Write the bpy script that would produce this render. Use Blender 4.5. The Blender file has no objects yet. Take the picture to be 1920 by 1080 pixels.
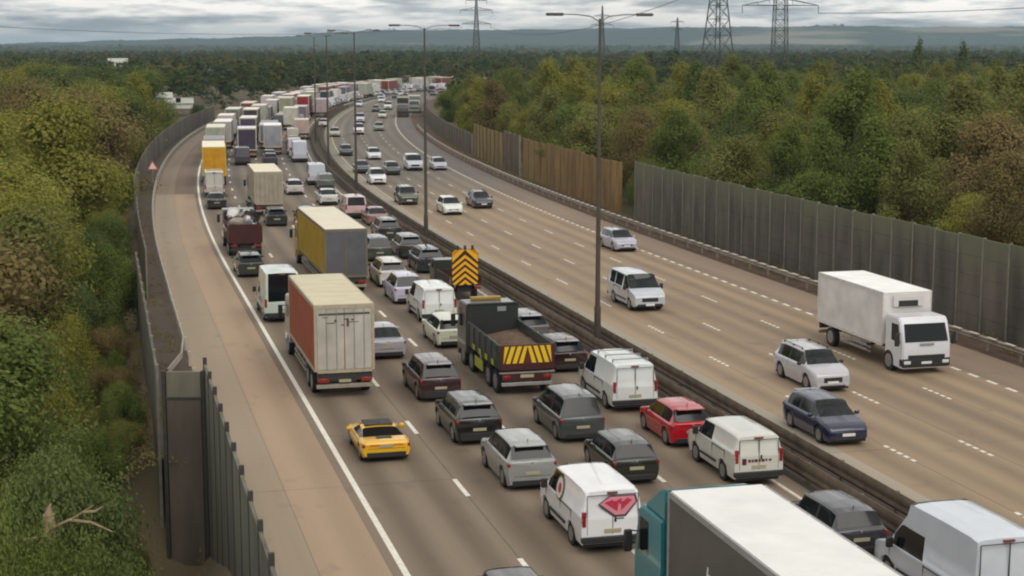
import bpy, bmesh, math, random
from mathutils import Vector, Matrix
import numpy as np
R = math.radians
rnd = random.Random(7)
scn = bpy.context.scene
COL = scn.collection

# ------------------------------------------------------------ camera
CAMH = 15.0; FPX = 2986.0; PITCH = math.atan(455 / FPX)
cam_d = bpy.data.cameras.new('camera'); cam = bpy.data.objects.new('camera', cam_d); COL.objects.link(cam)
cam.location = (0, 0, CAMH); cam.rotation_euler = (math.pi / 2 - PITCH, 0, 0)
cam_d.sensor_width = 36; cam_d.lens = FPX / 1920 * 36; cam_d.clip_end = 20000; cam_d.clip_start = .5
scn.camera = cam
scn.view_settings.view_transform = 'Standard'; scn.view_settings.look = 'None'
scn.view_settings.exposure = EXPOSURE = 0.0; scn.view_settings.gamma = 1
scn.cycles.pixel_filter_type = 'BLACKMAN_HARRIS'; scn.cycles.filter_width = 2.1

# ------------------------------------------------------------ world: Nishita sky under a broken cloud layer
SUN_EL, SUN_AZ = 50, 155
w = bpy.data.worlds.new('World'); scn.world = w; w.use_nodes = True
nt = w.node_tree; N = nt.nodes; N.clear(); K = nt.links
def nd(t, **k):
    n = N.new(t)
    for a, b in k.items(): setattr(n, a, b)
    return n
sky = nd('ShaderNodeTexSky', sky_type='NISHITA', sun_disc=False, sun_elevation=R(SUN_EL), sun_rotation=R(SUN_AZ))
sky.air_density = 1.2; sky.dust_density = 2.5
skb = nd('ShaderNodeVectorMath', operation='SCALE'); skb.inputs[3].default_value = 0.075
K.new(sky.outputs[0], skb.inputs[0])
tc = nd('ShaderNodeTexCoord')
def cloudnoise(sc, off, detail=6, rough=.55):
    m = nd('ShaderNodeMapping'); m.inputs['Scale'].default_value = sc; m.inputs['Location'].default_value = off
    n = nd('ShaderNodeTexNoise'); n.inputs['Scale'].default_value = 1; n.inputs['Detail'].default_value = detail; n.inputs['Roughness'].default_value = rough
    K.new(tc.outputs['Generated'], m.inputs[0]); K.new(m.outputs[0], n.inputs[0]); return n
n1 = cloudnoise((11, 11, 75), (3.1, 1, 2.3)); n2 = cloudnoise((45, 45, 330), (0.4, 5, 1.1)); n3 = cloudnoise((4, 4, 9), (8, 2, 0))
def ramp(inp, stops):
    r = nd('ShaderNodeValToRGB'); e = r.color_ramp.elements
    while len(e) < len(stops): e.new(.5)
    for q, (p, c) in zip(e, stops): q.position = p; q.color = (*c, 1)
    K.new(inp, r.inputs[0]); return r
add = nd('ShaderNodeMath', operation='MULTIPLY_ADD'); add.inputs[1].default_value = .76; K.new(n1.outputs[0], add.inputs[0])
m2 = nd('ShaderNodeMath', operation='MULTIPLY'); m2.inputs[1].default_value = .24; K.new(n2.outputs[0], m2.inputs[0]); K.new(m2.outputs[0], add.inputs[2])
cl = ramp(add.outputs[0], [(.38, (.46, .51, .54)), (.44, (.70, .74, .75)), (.495, (1.06, 1.05, 1.01)), (.55, (1.45, 1.39, 1.30))])
# paler, bluer air right above the horizon
sep = nd('ShaderNodeSeparateXYZ'); K.new(tc.outputs['Generated'], sep.inputs[0])
hz = nd('ShaderNodeMapRange'); hz.inputs[1].default_value = .001; hz.inputs[2].default_value = .014; K.new(sep.outputs[2], hz.inputs[0])
mx = nd('ShaderNodeMix', data_type='RGBA'); mx.inputs[6].default_value = (.66, .76, .82, 1)
K.new(hz.outputs[0], mx.inputs[0]); K.new(cl.outputs[0], mx.inputs[7])
mx2 = nd('ShaderNodeMix', data_type='RGBA'); cov = ramp(n3.outputs[0], [(.30, (.80, .80, .80)), (.5, (.97, .97, .97))])
K.new(cov.outputs[0], mx2.inputs[0]); K.new(skb.outputs[0], mx2.inputs[6]); K.new(mx.outputs[2], mx2.inputs[7])
bgn = nd('ShaderNodeBackground'); up = nd('ShaderNodeMapRange'); up.inputs[1].default_value = .05; up.inputs[2].default_value = .5; up.inputs[3].default_value = 1.0; up.inputs[4].default_value = .80
K.new(sep.outputs[2], up.inputs[0]); K.new(up.outputs[0], bgn.inputs[1])
K.new(mx2.outputs[2], bgn.inputs[0])
ow = nd('ShaderNodeOutputWorld'); K.new(bgn.outputs[0], ow.inputs[0])

sd = bpy.data.lights.new('sun', 'SUN'); so = bpy.data.objects.new('sun', sd); COL.objects.link(so)
sd.energy = 1.5; sd.angle = R(45); sd.color = (1, .95, .87)
so.rotation_euler = (R(90 - SUN_EL), 0, R(-SUN_AZ + 180)); so.location = (0, 0, 80)

# ------------------------------------------------------------ helpers
def at(u, v, h=0.0):
    a = (u - 960) / FPX; b = (v - 540) / FPX
    dz = -math.sin(PITCH) - b * math.cos(PITCH); dy = math.cos(PITCH) - b * math.sin(PITCH)
    t = (h - CAMH) / dz
    return a * t, dy * t
TH = math.atan(.257); DX, DY = -math.sin(TH), math.cos(TH)
NREF = 24.0; S0 = 110.0; RAD = 1190.0
P0 = Vector(((NREF + DX * S0) / DY, S0)); CEN = P0 + Vector((DY, -DX)) * RAD
def curv(s): return 0 if s < S0 else (1 / RAD if s < 430 else (1 / RAD + (1 / 330 - 1 / RAD) * min(1, (s - 430) / 40)))
TX, TY, TA = [], [], []
_x, _y, _a = P0.x - 120 * DX, P0.y - 120 * DY, TH
for _k in range(1000):
    TX.append(_x); TY.append(_y); TA.append(_a); _a -= curv(_k - 10); _x += -math.sin(_a); _y += math.cos(_a)
NX, NY = np.array(TX), np.array(TY); SAR = np.arange(1000)
def head(s):
    """heading angle (rotation about z of the +Y axis)"""
    return float(np.interp(s + 10, SAR, TA))
def pos(s, n):
    """road coordinates: s metres along, n metres across (left edge line 8, median 24, right edge 38.4)"""
    u = s + 10; x, y, a = (float(np.interp(u, SAR, t)) for t in (TX, TY, TA)); d = n - NREF
    return Vector((x + math.cos(a) * d, y + math.sin(a) * d))
def inv(x, y):
    k = int(np.argmin((NX - x) ** 2 + (NY - y) ** 2)); a = TA[k]; vx, vy = x - TX[k], y - TY[k]
    return k - 10 - math.sin(a) * vx + math.cos(a) * vy, NREF + math.cos(a) * vx + math.sin(a) * vy

def lin(h):
    h = h.lstrip('#'); v = [int(h[i:i + 2], 16) / 255 for i in (0, 2, 4)]
    return tuple(c / 12.92 if c <= .04045 else ((c + .055) / 1.055) ** 2.4 for c in v)
MAT = {}
def mat(name, col, rough=.5, metal=0, coat=0, noise=0, nscale=6, spec=.5, emit=None, bump=0):
    if name in MAT: return MAT[name]
    m = bpy.data.materials.new(name); m.use_nodes = True; t = m.node_tree; b = t.nodes['Principled BSDF']
    c = lin(col) if isinstance(col, str) else col
    b.inputs['Base Color'].default_value = (*c, 1); b.inputs['Roughness'].default_value = rough
    b.inputs['Metallic'].default_value = metal; b.inputs['Coat Weight'].default_value = coat; b.inputs['Coat Roughness'].default_value = .06; b.inputs['Coat IOR'].default_value = 1.6
    b.inputs['Specular IOR Level'].default_value = spec
    if noise:
        tcn = t.nodes.new('ShaderNodeTexCoord'); nn = t.nodes.new('ShaderNodeTexNoise'); nn.inputs['Scale'].default_value = nscale; nn.inputs['Detail'].default_value = 5
        t.links.new(tcn.outputs['Object'], nn.inputs[0])
        rr = t.nodes.new('ShaderNodeMapRange'); rr.inputs[1].default_value = .25; rr.inputs[2].default_value = .75
        rr.inputs[3].default_value = 1 - noise; rr.inputs[4].default_value = 1 + noise; t.links.new(nn.outputs[0], rr.inputs[0])
        vm = t.nodes.new('ShaderNodeVectorMath'); vm.operation = 'SCALE'; vm.inputs[0].default_value = c
        t.links.new(rr.outputs[0], vm.inputs[3]); t.links.new(vm.outputs[0], b.inputs['Base Color'])
        if bump:
            bp = t.nodes.new('ShaderNodeBump'); bp.inputs['Strength'].default_value = bump; t.links.new(nn.outputs[0], bp.inputs['Height']); t.links.new(bp.outputs[0], b.inputs['Normal'])
    MAT[name] = m; return m
def paint(hexcol, rough=.35, coat=.9):
    return mat('paint_' + hexcol, hexcol, rough, 0, coat, .07, 1.3, spec=.3)
GLASS = mat('dark_glass', (.006, .008, .009), .08, 0, 0, spec=.4)
TYRE = mat('rubber', (.018, .018, .018), .85, noise=.2)
RIM = mat('alloy', (.32, .33, .34), .35, .7)
BLK = mat('black_plastic', (.02, .02, .02), .6, noise=.15)
CHASS = mat('chassis', (.03, .028, .027), .7, noise=.3)
TAILR = mat('tail_lens', (.25, .012, .010), .2, coat=.6)
HEADL = mat('head_lens', (.62, .66, .70), .12, coat=.8)
PLY = mat('plate_yellow', (.38, .34, .22), .4, noise=.1, nscale=30)
PLW = mat('plate_white', (.72, .72, .70), .4, noise=.1, nscale=30)
STEEL = mat('galvanised', (.34, .34, .33), .45, .5, noise=.2, nscale=3)

class B:
    """collects shapes into one mesh"""
    def __init__(s): s.bm = bmesh.new(); s.m = 0
    def _tag(s, geom):
        for f in geom:
            if isinstance(f, bmesh.types.BMFace): f.material_index = s.m
    def box(s, x0, x1, y0, y1, z0, z1, bev=0, seg=1, rot=None):
        t = bmesh.new(); bmesh.ops.create_cube(t, size=1)
        bmesh.ops.scale(t, vec=(x1 - x0, y1 - y0, z1 - z0), verts=t.verts)
        if bev: bmesh.ops.bevel(t, geom=t.edges[:], offset=bev, segments=seg, affect='EDGES')
        if rot is not None: bmesh.ops.transform(t, matrix=rot, verts=t.verts)
        bmesh.ops.translate(t, vec=((x0 + x1) / 2, (y0 + y1) / 2, (z0 + z1) / 2), verts=t.verts)
        s.add(t); return s
    def add(s, t):
        vs = [s.bm.verts.new(v.co) for v in t.verts]; t.verts.index_update()
        for f in t.faces:
            try: nf = s.bm.faces.new([vs[v.index] for v in f.verts]); nf.material_index = s.m
            except ValueError: pass
        t.free()
    def poly(s, pts):
        f = s.bm.faces.new([s.bm.verts.new(p) for p in pts]); f.material_index = s.m; return s
    def prism(s, pts, x0, x1, bev=0):
        """pts (y,z) outline extruded along x"""
        t = bmesh.new(); a = [t.verts.new((x0, y, z)) for y, z in pts]; b = [t.verts.new((x1, y, z)) for y, z in pts]
        t.faces.new(a); t.faces.new(b[::-1]); n = len(pts)
        for i in range(n): t.faces.new([a[i], a[(i + 1) % n], b[(i + 1) % n], b[i]])
        bmesh.ops.recalc_face_normals(t, faces=t.faces)
        if bev: bmesh.ops.bevel(t, geom=t.edges[:], offset=bev, segments=2, affect='EDGES')
        s.add(t); return s
    def tube(s, p, q, r0, r1=None, seg=8, cap=True):
        p, q = Vector(p), Vector(q); r1 = r0 if r1 is None else r1; d = q - p
        if d.length < 1e-6: return s
        M = d.to_track_quat('Z', 'Y').to_matrix()
        a, b = [], []
        for i in range(seg):
            c = Vector((math.cos(2 * math.pi * i / seg), math.sin(2 * math.pi * i / seg), 0))
            a.append(s.bm.verts.new(p + M @ (c * r0))); b.append(s.bm.verts.new(q + M @ (c * r1)))
        for i in range(seg): s.bm.faces.new([a[i], a[(i + 1) % seg], b[(i + 1) % seg], b[i]]).material_index = s.m
        if cap:
            s.bm.faces.new(a[::-1]).material_index = s.m; s.bm.faces.new(b).material_index = s.m
        return s
    def mesh(s, name, mats, smooth=40):
        me = bpy.data.meshes.new(name); bmesh.ops.recalc_face_normals(s.bm, faces=s.bm.faces); s.bm.to_mesh(me); s.bm.free()
        for m in (mats if isinstance(mats, (list, tuple)) else [mats]): me.materials.append(m)
        if smooth:
            me.polygons.foreach_set('use_smooth', [True] * len(me.polygons)); me.set_sharp_from_angle(angle=R(smooth))
        return me
def link(name, me, parent=None, loc=(0, 0, 0), rz=0):
    o = bpy.data.objects.new(name, me); COL.objects.link(o); o.location = loc; o.rotation_euler = (0, 0, rz)
    if parent: o.parent = parent
    return o
def tag(o, label=None, cat=None, group=None, kind=None):
    if label: o['label'] = label
    if cat: o['category'] = cat
    if group: o['group'] = group
    if kind: o['kind'] = kind
    return o

# ------------------------------------------------------------ ground, road, markings (the setting)
def attrmat(name, build, rough=.9):
    m = bpy.data.materials.new(name); m.use_nodes = True; t = m.node_tree; b = t.nodes['Principled BSDF']
    b.inputs['Roughness'].default_value = rough; build(t, b); MAT[name] = m; return m
def tn(t, ty, **k):
    n = t.nodes.new(ty)
    for a, v in k.items():
        if a.startswith('i_'): n.inputs[int(a[2:])].default_value = v
        else: setattr(n, a, v)
    return n
def road_mat(name, c0, c1, lanes, wear=.25, far=None):
    """asphalt: UV = (metres across, metres along); long streaks, wheel tracks, patches"""
    def f(t, b):
        uv = tn(t, 'ShaderNodeUVMap')
        def noise(sc, det=5):
            mp = tn(t, 'ShaderNodeMapping'); mp.inputs['Scale'].default_value = sc
            n = tn(t, 'ShaderNodeTexNoise'); n.inputs['Scale'].default_value = 1; n.inputs['Detail'].default_value = det
            t.links.new(uv.outputs[0], mp.inputs[0]); t.links.new(mp.outputs[0], n.inputs[0]); return n.outputs[0]
        a = noise((1.1, .012, 1)); g = noise((.35, .05, 1)); fine = noise((9, 6, 1), 8); big = noise((.09, .022, 1), 2)
        s1 = tn(t, 'ShaderNodeSeparateXYZ'); t.links.new(uv.outputs[0], s1.inputs[0])
        # wheel tracks: two darker bands per lane
        sb = tn(t, 'ShaderNodeMath', operation='SUBTRACT', i_1=lanes[0]); t.links.new(s1.outputs[0], sb.inputs[0])
        ml = tn(t, 'ShaderNodeMath', operation='MULTIPLY', i_1=2 * math.pi * 1 / lanes[1]); t.links.new(sb.outputs[0], ml.inputs[0])
        cs = tn(t, 'ShaderNodeMath', operation='COSINE'); t.links.new(ml.outputs[0], cs.inputs[0])
        s_ = tn(t, 'ShaderNodeMath', operation='MULTIPLY', i_1=wear); t.links.new(cs.outputs[0], s_.inputs[0])
        acc = None
        for o, k in ((a, .9), (g, .55), (fine, .35), (big, .7)):
            mm = tn(t, 'ShaderNodeMath', operation='MULTIPLY_ADD', i_1=k, i_2=-k / 2)
            t.links.new(o, mm.inputs[0])
            if acc is None: acc = mm.outputs[0]
            else:
                ad = tn(t, 'ShaderNodeMath', operation='ADD'); t.links.new(acc, ad.inputs[0]); t.links.new(mm.outputs[0], ad.inputs[1]); acc = ad.outputs[0]
        ad = tn(t, 'ShaderNodeMath', operation='ADD'); t.links.new(acc, ad.inputs[0]); t.links.new(s_.outputs[0], ad.inputs[1])
        ad2 = tn(t, 'ShaderNodeMath', operation='ADD', i_1=.5); t.links.new(ad.outputs[0], ad2.inputs[0])
        mix = tn(t, 'ShaderNodeMix', data_type='RGBA'); mix.clamp_factor = True
        mix.inputs[6].default_value = (*c0, 1); mix.inputs[7].default_value = (*c1, 1); t.links.new(ad2.outputs[0], mix.inputs[0])
        out = mix.outputs[2]
        sw = tn(t, 'ShaderNodeCombineXYZ'); t.links.new(s1.outputs[1], sw.inputs[0]); sb2 = tn(t, 'ShaderNodeMath', operation='SUBTRACT', i_1=lanes[0] - lanes[1]); t.links.new(s1.outputs[0], sb2.inputs[0]); t.links.new(sb2.outputs[0], sw.inputs[1])
        bk = tn(t, 'ShaderNodeTexBrick'); bk.inputs['Scale'].default_value = 1; bk.inputs['Brick Width'].default_value = 37; bk.inputs['Row Height'].default_value = lanes[1] * 2; bk.inputs['Mortar Size'].default_value = .035; bk.inputs['Mortar Smooth'].default_value = .3
        bk.inputs['Color1'].default_value = (1.05, 1.04, 1.03, 1); bk.inputs['Color2'].default_value = (.90, .91, .92, 1); bk.inputs['Mortar'].default_value = (.66, .66, .66, 1); t.links.new(sw.outputs[0], bk.inputs['Vector'])
        st_ = noise((.8, .5, 1), 7); sr = tn(t, 'ShaderNodeMapRange'); sr.inputs[1].default_value = .60; sr.inputs[2].default_value = .72; sr.inputs[3].default_value = 1.0; sr.inputs[4].default_value = .80; t.links.new(st_, sr.inputs[0])
        bm_ = tn(t, 'ShaderNodeMix', data_type='RGBA', blend_type='MULTIPLY'); bm_.inputs[0].default_value = 1; t.links.new(out, bm_.inputs[6]); t.links.new(bk.outputs[0], bm_.inputs[7])
        sc_ = tn(t, 'ShaderNodeVectorMath', operation='SCALE'); t.links.new(bm_.outputs[2], sc_.inputs[0]); t.links.new(sr.outputs[0], sc_.inputs[3]); out = sc_.outputs[0]
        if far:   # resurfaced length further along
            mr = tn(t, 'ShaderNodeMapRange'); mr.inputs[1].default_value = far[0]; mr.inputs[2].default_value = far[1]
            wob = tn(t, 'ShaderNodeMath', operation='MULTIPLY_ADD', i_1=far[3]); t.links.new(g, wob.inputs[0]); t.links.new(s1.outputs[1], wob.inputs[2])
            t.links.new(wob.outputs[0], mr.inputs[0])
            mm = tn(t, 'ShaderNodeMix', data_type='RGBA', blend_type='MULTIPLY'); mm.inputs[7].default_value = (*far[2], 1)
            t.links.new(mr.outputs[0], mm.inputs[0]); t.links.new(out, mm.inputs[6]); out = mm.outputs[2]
        t.links.new(out, b.inputs['Base Color'])
        bp = tn(t, 'ShaderNodeBump'); bp.inputs['Strength'].default_value = .15; t.links.new(fine, bp.inputs['Height']); t.links.new(bp.outputs[0], b.inputs['Normal'])
    return attrmat(name, f, .82)
SEND = 760
def strip(name, n0, n1, z, m, s0=18, s1=SEND, ds=8, kind='structure', zs=None):
    """a sheet following the road between offsets n0 and n1"""
    me = bpy.data.meshes.new(name); ss = np.arange(s0, s1 + .01, ds); ns = [n0, n1]
    vs, fs, uvs = [], [], []
    for s in ss:
        for n in ns:
            p = pos(s, n); vs.append((p.x, p.y, z if zs is None else zs[ns.index(n)])); uvs.append((n, s))
    for i in range(len(ss) - 1): fs.append((2 * i, 2 * i + 1, 2 * i + 3, 2 * i + 2))
    me.from_pydata(vs, [], fs); uv = me.uv_layers.new(name='UVMap')
    for p in me.polygons:
        for li in p.loop_indices: uv.data[li].uv = uvs[me.loops[li].vertex_index]
    me.materials.append(m); o = link(name, me); tag(o, kind=kind); return o
def dashes(name, n, z, m, s0, s1, on, off, wd, blocks=0):
    b = B(); s = s0
    while s < s1:
        segs = [(s, s + on)] if not blocks else [(s + k * on / blocks, s + (k + .62) * on / blocks) for k in range(blocks)]
        for a, e in segs:
            q = [pos(a, n - wd / 2), pos(a, n + wd / 2), pos(e, n + wd / 2), pos(e, n - wd / 2)]
            b.poly([(p.x, p.y, z) for p in q])
        s += on + off
    o = link(name, b.mesh(name, m, 0)); tag(o, kind='structure'); return o

def ground_h(x, y):
    s, n = inv(x, y)
    e = 3.4 if s < 60 else 1.6
    if n < e:
        k = min(1, (e - n) / (1.2 if s < 60 else 6)); drop = 4.6 * k * k * (3 - 2 * k)
        fade = 1 - .5 * min(1, max(0, (s - 200) / 120)); return -.12 - drop * fade
    return -.12
def ground_build(t, b):
    tcn = tn(t, 'ShaderNodeTexCoord'); n = tn(t, 'ShaderNodeTexNoise'); n.inputs['Scale'].default_value = .12; n.inputs['Detail'].default_value = 8
    t.links.new(tcn.outputs['Object'], n.inputs[0]); r = tn(t, 'ShaderNodeValToRGB'); e = r.color_ramp.elements
    e[0].position = .35; e[0].color = (.060, .055, .026, 1); e[1].position = .7; e[1].color = (.140, .100, .056, 1)
    t.links.new(n.outputs[0], r.inputs[0]); t.links.new(r.outputs[0], b.inputs['Base Color'])
GROUNDM = attrmat('earth', ground_build, .95)
def build_ground():
    xs = sorted(set(list(np.arange(-120, 140, 4.)) + list(np.arange(-1000, 1000, 60.)) + list(np.arange(-6000, 6001, 500.))))
    ys = sorted(set(list(np.arange(-40, 300, 4.)) + list(np.arange(300, 1200, 40.)) + list(np.arange(1200, 9001, 600.))))
    vs = [(x, y, ground_h(x, y) if y < 900 and abs(x) < 500 else -.6) for y in ys for x in xs]; W = len(xs)
    fs = [(j * W + i, j * W + i + 1, (j + 1) * W + i + 1, (j + 1) * W + i) for j in range(len(ys) - 1) for i in range(W - 1)]
    me = bpy.data.meshes.new('ground'); me.from_pydata(vs, [], fs); me.materials.append(GROUNDM)
    me.polygons.foreach_set('use_smooth', [True] * len(me.polygons)); tag(link('ground', me), kind='structure')
build_ground()
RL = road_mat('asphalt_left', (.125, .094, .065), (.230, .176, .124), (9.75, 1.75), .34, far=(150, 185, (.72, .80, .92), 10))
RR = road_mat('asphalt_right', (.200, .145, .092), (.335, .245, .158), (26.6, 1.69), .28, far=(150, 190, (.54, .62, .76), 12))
SH = road_mat('asphalt_hard_shoulder', (.26, .185, .122), (.41, .295, .20), (6, 3.1), .15, far=(166, 168, (.42, .40, .42), .5))
SHR = road_mat('asphalt_right_shoulder', (.17, .125, .09), (.28, .205, .145), (40, 3.1), .15, far=(150, 190, (.54, .62, .76), 12))
VERGE = road_mat('verge_soil', (.045, .032, .020), (.10, .072, .045), (0, 5), .1)
CONC = road_mat('channel_concrete', (.27, .235, .18), (.38, .33, .26), (0, 3), .1, far=(170, 230, (.6, .66, .6), 15))
MEDM = road_mat('median_soil', (.030, .020, .012), (.062, .040, .024), (0, 2), .1, far=(170, 230, (1.0, 1.25, .8), 15))
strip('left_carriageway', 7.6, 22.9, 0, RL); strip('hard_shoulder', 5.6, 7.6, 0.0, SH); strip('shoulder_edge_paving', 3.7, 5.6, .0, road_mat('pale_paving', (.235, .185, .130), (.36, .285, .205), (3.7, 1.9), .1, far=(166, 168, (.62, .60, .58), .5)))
strip('left_verge', 1.7, 3.7, -.02, VERGE, s0=61)
strip('central_reservation', 22.9, 25.3, -.01, MEDM); strip('median_channel', 25.3, 26.35, .004, CONC)
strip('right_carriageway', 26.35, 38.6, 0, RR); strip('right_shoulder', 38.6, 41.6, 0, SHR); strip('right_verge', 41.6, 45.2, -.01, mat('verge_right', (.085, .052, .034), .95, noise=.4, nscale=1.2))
WHT = mat('road_paint', (.72, .68, .60), .7, noise=.18, nscale=5)
WHO = mat('worn_road_paint', (.58, .52, .43), .75, noise=.25, nscale=5)
strip('edge_line', 7.9, 8.1, .006, WHT, ds=4)
strip('median_edge_line', 22.15, 22.3, .005, WHO)
for n in (11.5, 15.0, 18.5): dashes('lane_marking', n, .006, WHT, 24 + 2.25, 330, 2.2, 6.8, .17)
for n, o in ((28.3, 0), (31.45, 0), (34.85, 0)): dashes('lane_marking', n, .006, WHT, 26 + .6, 330, 2.6, 6.4, .16, 5)
dashes('right_edge_marking', 38.4, .006, WHT, 20, 440, .85, .75, .2)
strip('median_lane_edge_line', 26.5, 26.6, .006, WHO, s0=150)

# ------------------------------------------------------------ barriers, fences
def rail(name, n, m, s0, s1, hh, label, deep=1.0, group=None, posts=4.0, bright=None, pm=None, bend=0, maxp=95):
    root = tag(bpy.data.objects.new(name, None), label, 'crash barrier', group); COL.objects.link(root)
    p = pos(s0, n); root.location = (p.x, p.y, 0)
    b = B(); prof = [(0, 0), (.05, .06), (.0, .12), (.05, .18), (.05, .25), (0, .31), (-.03, .31), (-.03, 0)]
    ss = list(np.arange(s0, s1, 4.)); prev = None
    for s in ss:
        nn = n - (bend * max(0, 1 - (s - s0) / 8) ** 2 if bend else 0)
        ring = []
        for dx, dz in prof:
            q = pos(s, nn - dx); ring.append(b.bm.verts.new((q.x - p.x, q.y - p.y, hh - (.31 - dz) * deep)))
        if prev:
            for i in range(len(prof)):
                j = (i + 1) % len(prof); b.bm.faces.new([prev[i], prev[j], ring[j], ring[i]])
        prev = ring
    link('beam', b.mesh('beam', m, 30), root)
    pb = B(); pb.box(-.05, .05, -.07, .07, 0, hh - .02); pme = pb.mesh('post', pm or m, 0); k = 0; s = s0
    while s < s1 and k < maxp:
        q = pos(s, n + .09); link('post', pme, root, (q.x - p.x, q.y - p.y, 0), head(s)); s += posts; k += 1
    return root
RUST = mat('weathered_rail', (.125, .092, .062), .85, .0, noise=.35, nscale=1.5)
rail('crash_barrier', 23.25, RUST, 20, 400, .72, deep=2.0, label= 'weathered brown crash barrier on the queue side of the central reservation')
rail('crash_barrier', 24.5, RUST, 20, 400, .72, deep=2.0, label= 'weathered brown crash barrier on the free-flowing side of the central reservation')
RAILL = mat('pale_rail', (.50, .46, .40), .5, .3, noise=.2, nscale=1)
rail('crash_barrier', 3.55, RAILL, 74, 420, .72, 'pale steel crash barrier along the left edge of the hard shoulder', posts=4.0, bend=1.1)
RAILR = mat('right_rail', (.30, .26, .215), .55, .3, noise=.3, nscale=1)
rr = rail('crash_barrier', 42.1, RAILR, 24, 300, .72, 'long crash barrier in front of the right noise barrier', posts=3.0)
cb = B(); cb.box(-.09, .09, -.40, .40, 0, .035); cbm = cb.mesh('rail_highlight', mat('highlight_pale', (.62, .56, .48), .5, noise=.15), 0)  # pale dashes laid along the beam top, painting its broken highlight
for k in range(98):
    s_ = 40 + 1.65 * k; q = pos(s_, 42.02); link('rail_highlight', cbm, rr, (q.x - rr.location.x, q.y - rr.location.y, .725), head(s_))

def fence(name, n, s0, s1, h, base, panel_m, post_m, label, step=2.5, face=-1, proud=.12, over=.12, ph=.14, cat='noise barrier', top=None, jag=0, nb=0):
    root = tag(bpy.data.objects.new(name, None), label, cat); COL.objects.link(root); p0 = pos(s0, n); root.location = (p0.x, p0.y, 0)
    b = B(); ss = list(np.arange(s0, s1 + .01, step))
    for a, e in zip(ss[:-1], ss[1:]):
        hh = h(a) if callable(h) else h
        hh += rnd.uniform(-jag, jag)
        b.m = rnd.randrange(len(panel_m))
        A = pos(a, n - .05); Bq = pos(e, n - .05); C = pos(e, n + .05); D = pos(a, n + .05)
        lo = [(q.x - p0.x, q.y - p0.y, base) for q in (A, Bq, C, D)]; hi = [(x, y, hh) for x, y, z in lo]
        # boards: horizontal grooves cut as slightly different planes
        nb_ = nb or 1
        for k in range(nb_):
            z0 = base + (hh - base) * k / nb_; z1 = base + (hh - base) * (k + 1) / nb_ - (.012 if nb_ > 1 else 0)
            l = [(x, y, z0) for x, y, z in lo]; u = [(x, y, z1) for x, y, z in lo]
            b.poly([l[0], l[1], u[1], u[0]]); b.poly([l[1], l[2], u[2], u[1]]); b.poly([l[2], l[3], u[3], u[2]]); b.poly([l[3], l[0], u[0], u[3]]); b.poly(u)
    link('panel', b.mesh('panel', list(panel_m), 0), root)
    pb = B(); H = (h(s0) if callable(h) else h); pb.box(-proud, proud, -ph / 2, ph / 2, base, H + over, .01)
    pme = pb.mesh('post', post_m, 0)
    for s in ss[:98]:
        q = pos(s, n); o = link('post', pme, root, (q.x - p0.x, q.y - p0.y, 0), head(s))
        if callable(h): o.scale.z = (h(s) + over) / (H + over)
    return root
def board_mat(name, c, c2=None, green=0):
    """weathered timber boards: vertical streaking, algae towards the top where it grew"""
    def f(t, b):
        tcn = tn(t, 'ShaderNodeTexCoord'); mp = tn(t, 'ShaderNodeMapping'); mp.inputs['Scale'].default_value = (.7, .7, .18)
        n = tn(t, 'ShaderNodeTexNoise'); n.inputs['Scale'].default_value = 1.4; n.inputs['Detail'].default_value = 7
        t.links.new(tcn.outputs['Object'], mp.inputs[0]); t.links.new(mp.outputs[0], n.inputs[0])
        r = tn(t, 'ShaderNodeValToRGB'); e = r.color_ramp.elements; e[0].position = .3; e[1].position = .72
        e[0].color = (*[x * .6 for x in c], 1); e[1].color = (*[x * 1.35 for x in c], 1); t.links.new(n.outputs[0], r.inputs[0]); out = r.outputs[0]
        if green:
            sx = tn(t, 'ShaderNodeSeparateXYZ'); t.links.new(tcn.outputs['Object'], sx.inputs[0])
            ad = tn(t, 'ShaderNodeMath', operation='MULTIPLY_ADD', i_1=1.6); t.links.new(n.outputs[0], ad.inputs[0]); t.links.new(sx.outputs[2], ad.inputs[2])
            mr = tn(t, 'ShaderNodeMapRange'); mr.inputs[1].default_value = green; mr.inputs[2].default_value = green + 2.2; t.links.new(ad.outputs[0], mr.inputs[0])
            mm = tn(t, 'ShaderNodeMix', data_type='RGBA'); mm.inputs[7].default_value = (.125, .135, .078, 1); t.links.new(mr.outputs[0], mm.inputs[0]); t.links.new(out, mm.inputs[6]); out = mm.outputs[2]
        t.links.new(out, b.inputs['Base Color'])
        wv = tn(t, 'ShaderNodeTexWave', wave_type='BANDS', bands_direction='Z'); wv.inputs['Scale'].default_value = 1.6; t.links.new(tcn.outputs['Object'], wv.inputs[0])
        bp = tn(t, 'ShaderNodeBump'); bp.inputs['Strength'].default_value = .25; t.links.new(wv.outputs[0], bp.inputs['Height']); t.links.new(bp.outputs[0], b.inputs['Normal'])
    return attrmat(name, f, .85)
DARKB = board_mat('dark_boards', (.100, .088, .072), green=3.9); DARKB2 = board_mat('dark_boards_b', (.122, .104, .082), green=3.7); DARKB3 = board_mat('dark_boards_c', (.085, .073, .062), green=4.2)
POSTM = mat('barrier_post', (.20, .19, .155), .6, .2, noise=.3, nscale=2)
OCH = board_mat('ochre_boards', (.205, .145, .045)); OCH2 = board_mat('orange_boards', (.215, .130, .045)); BRN = board_mat('brown_boards', (.105, .075, .045))
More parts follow.
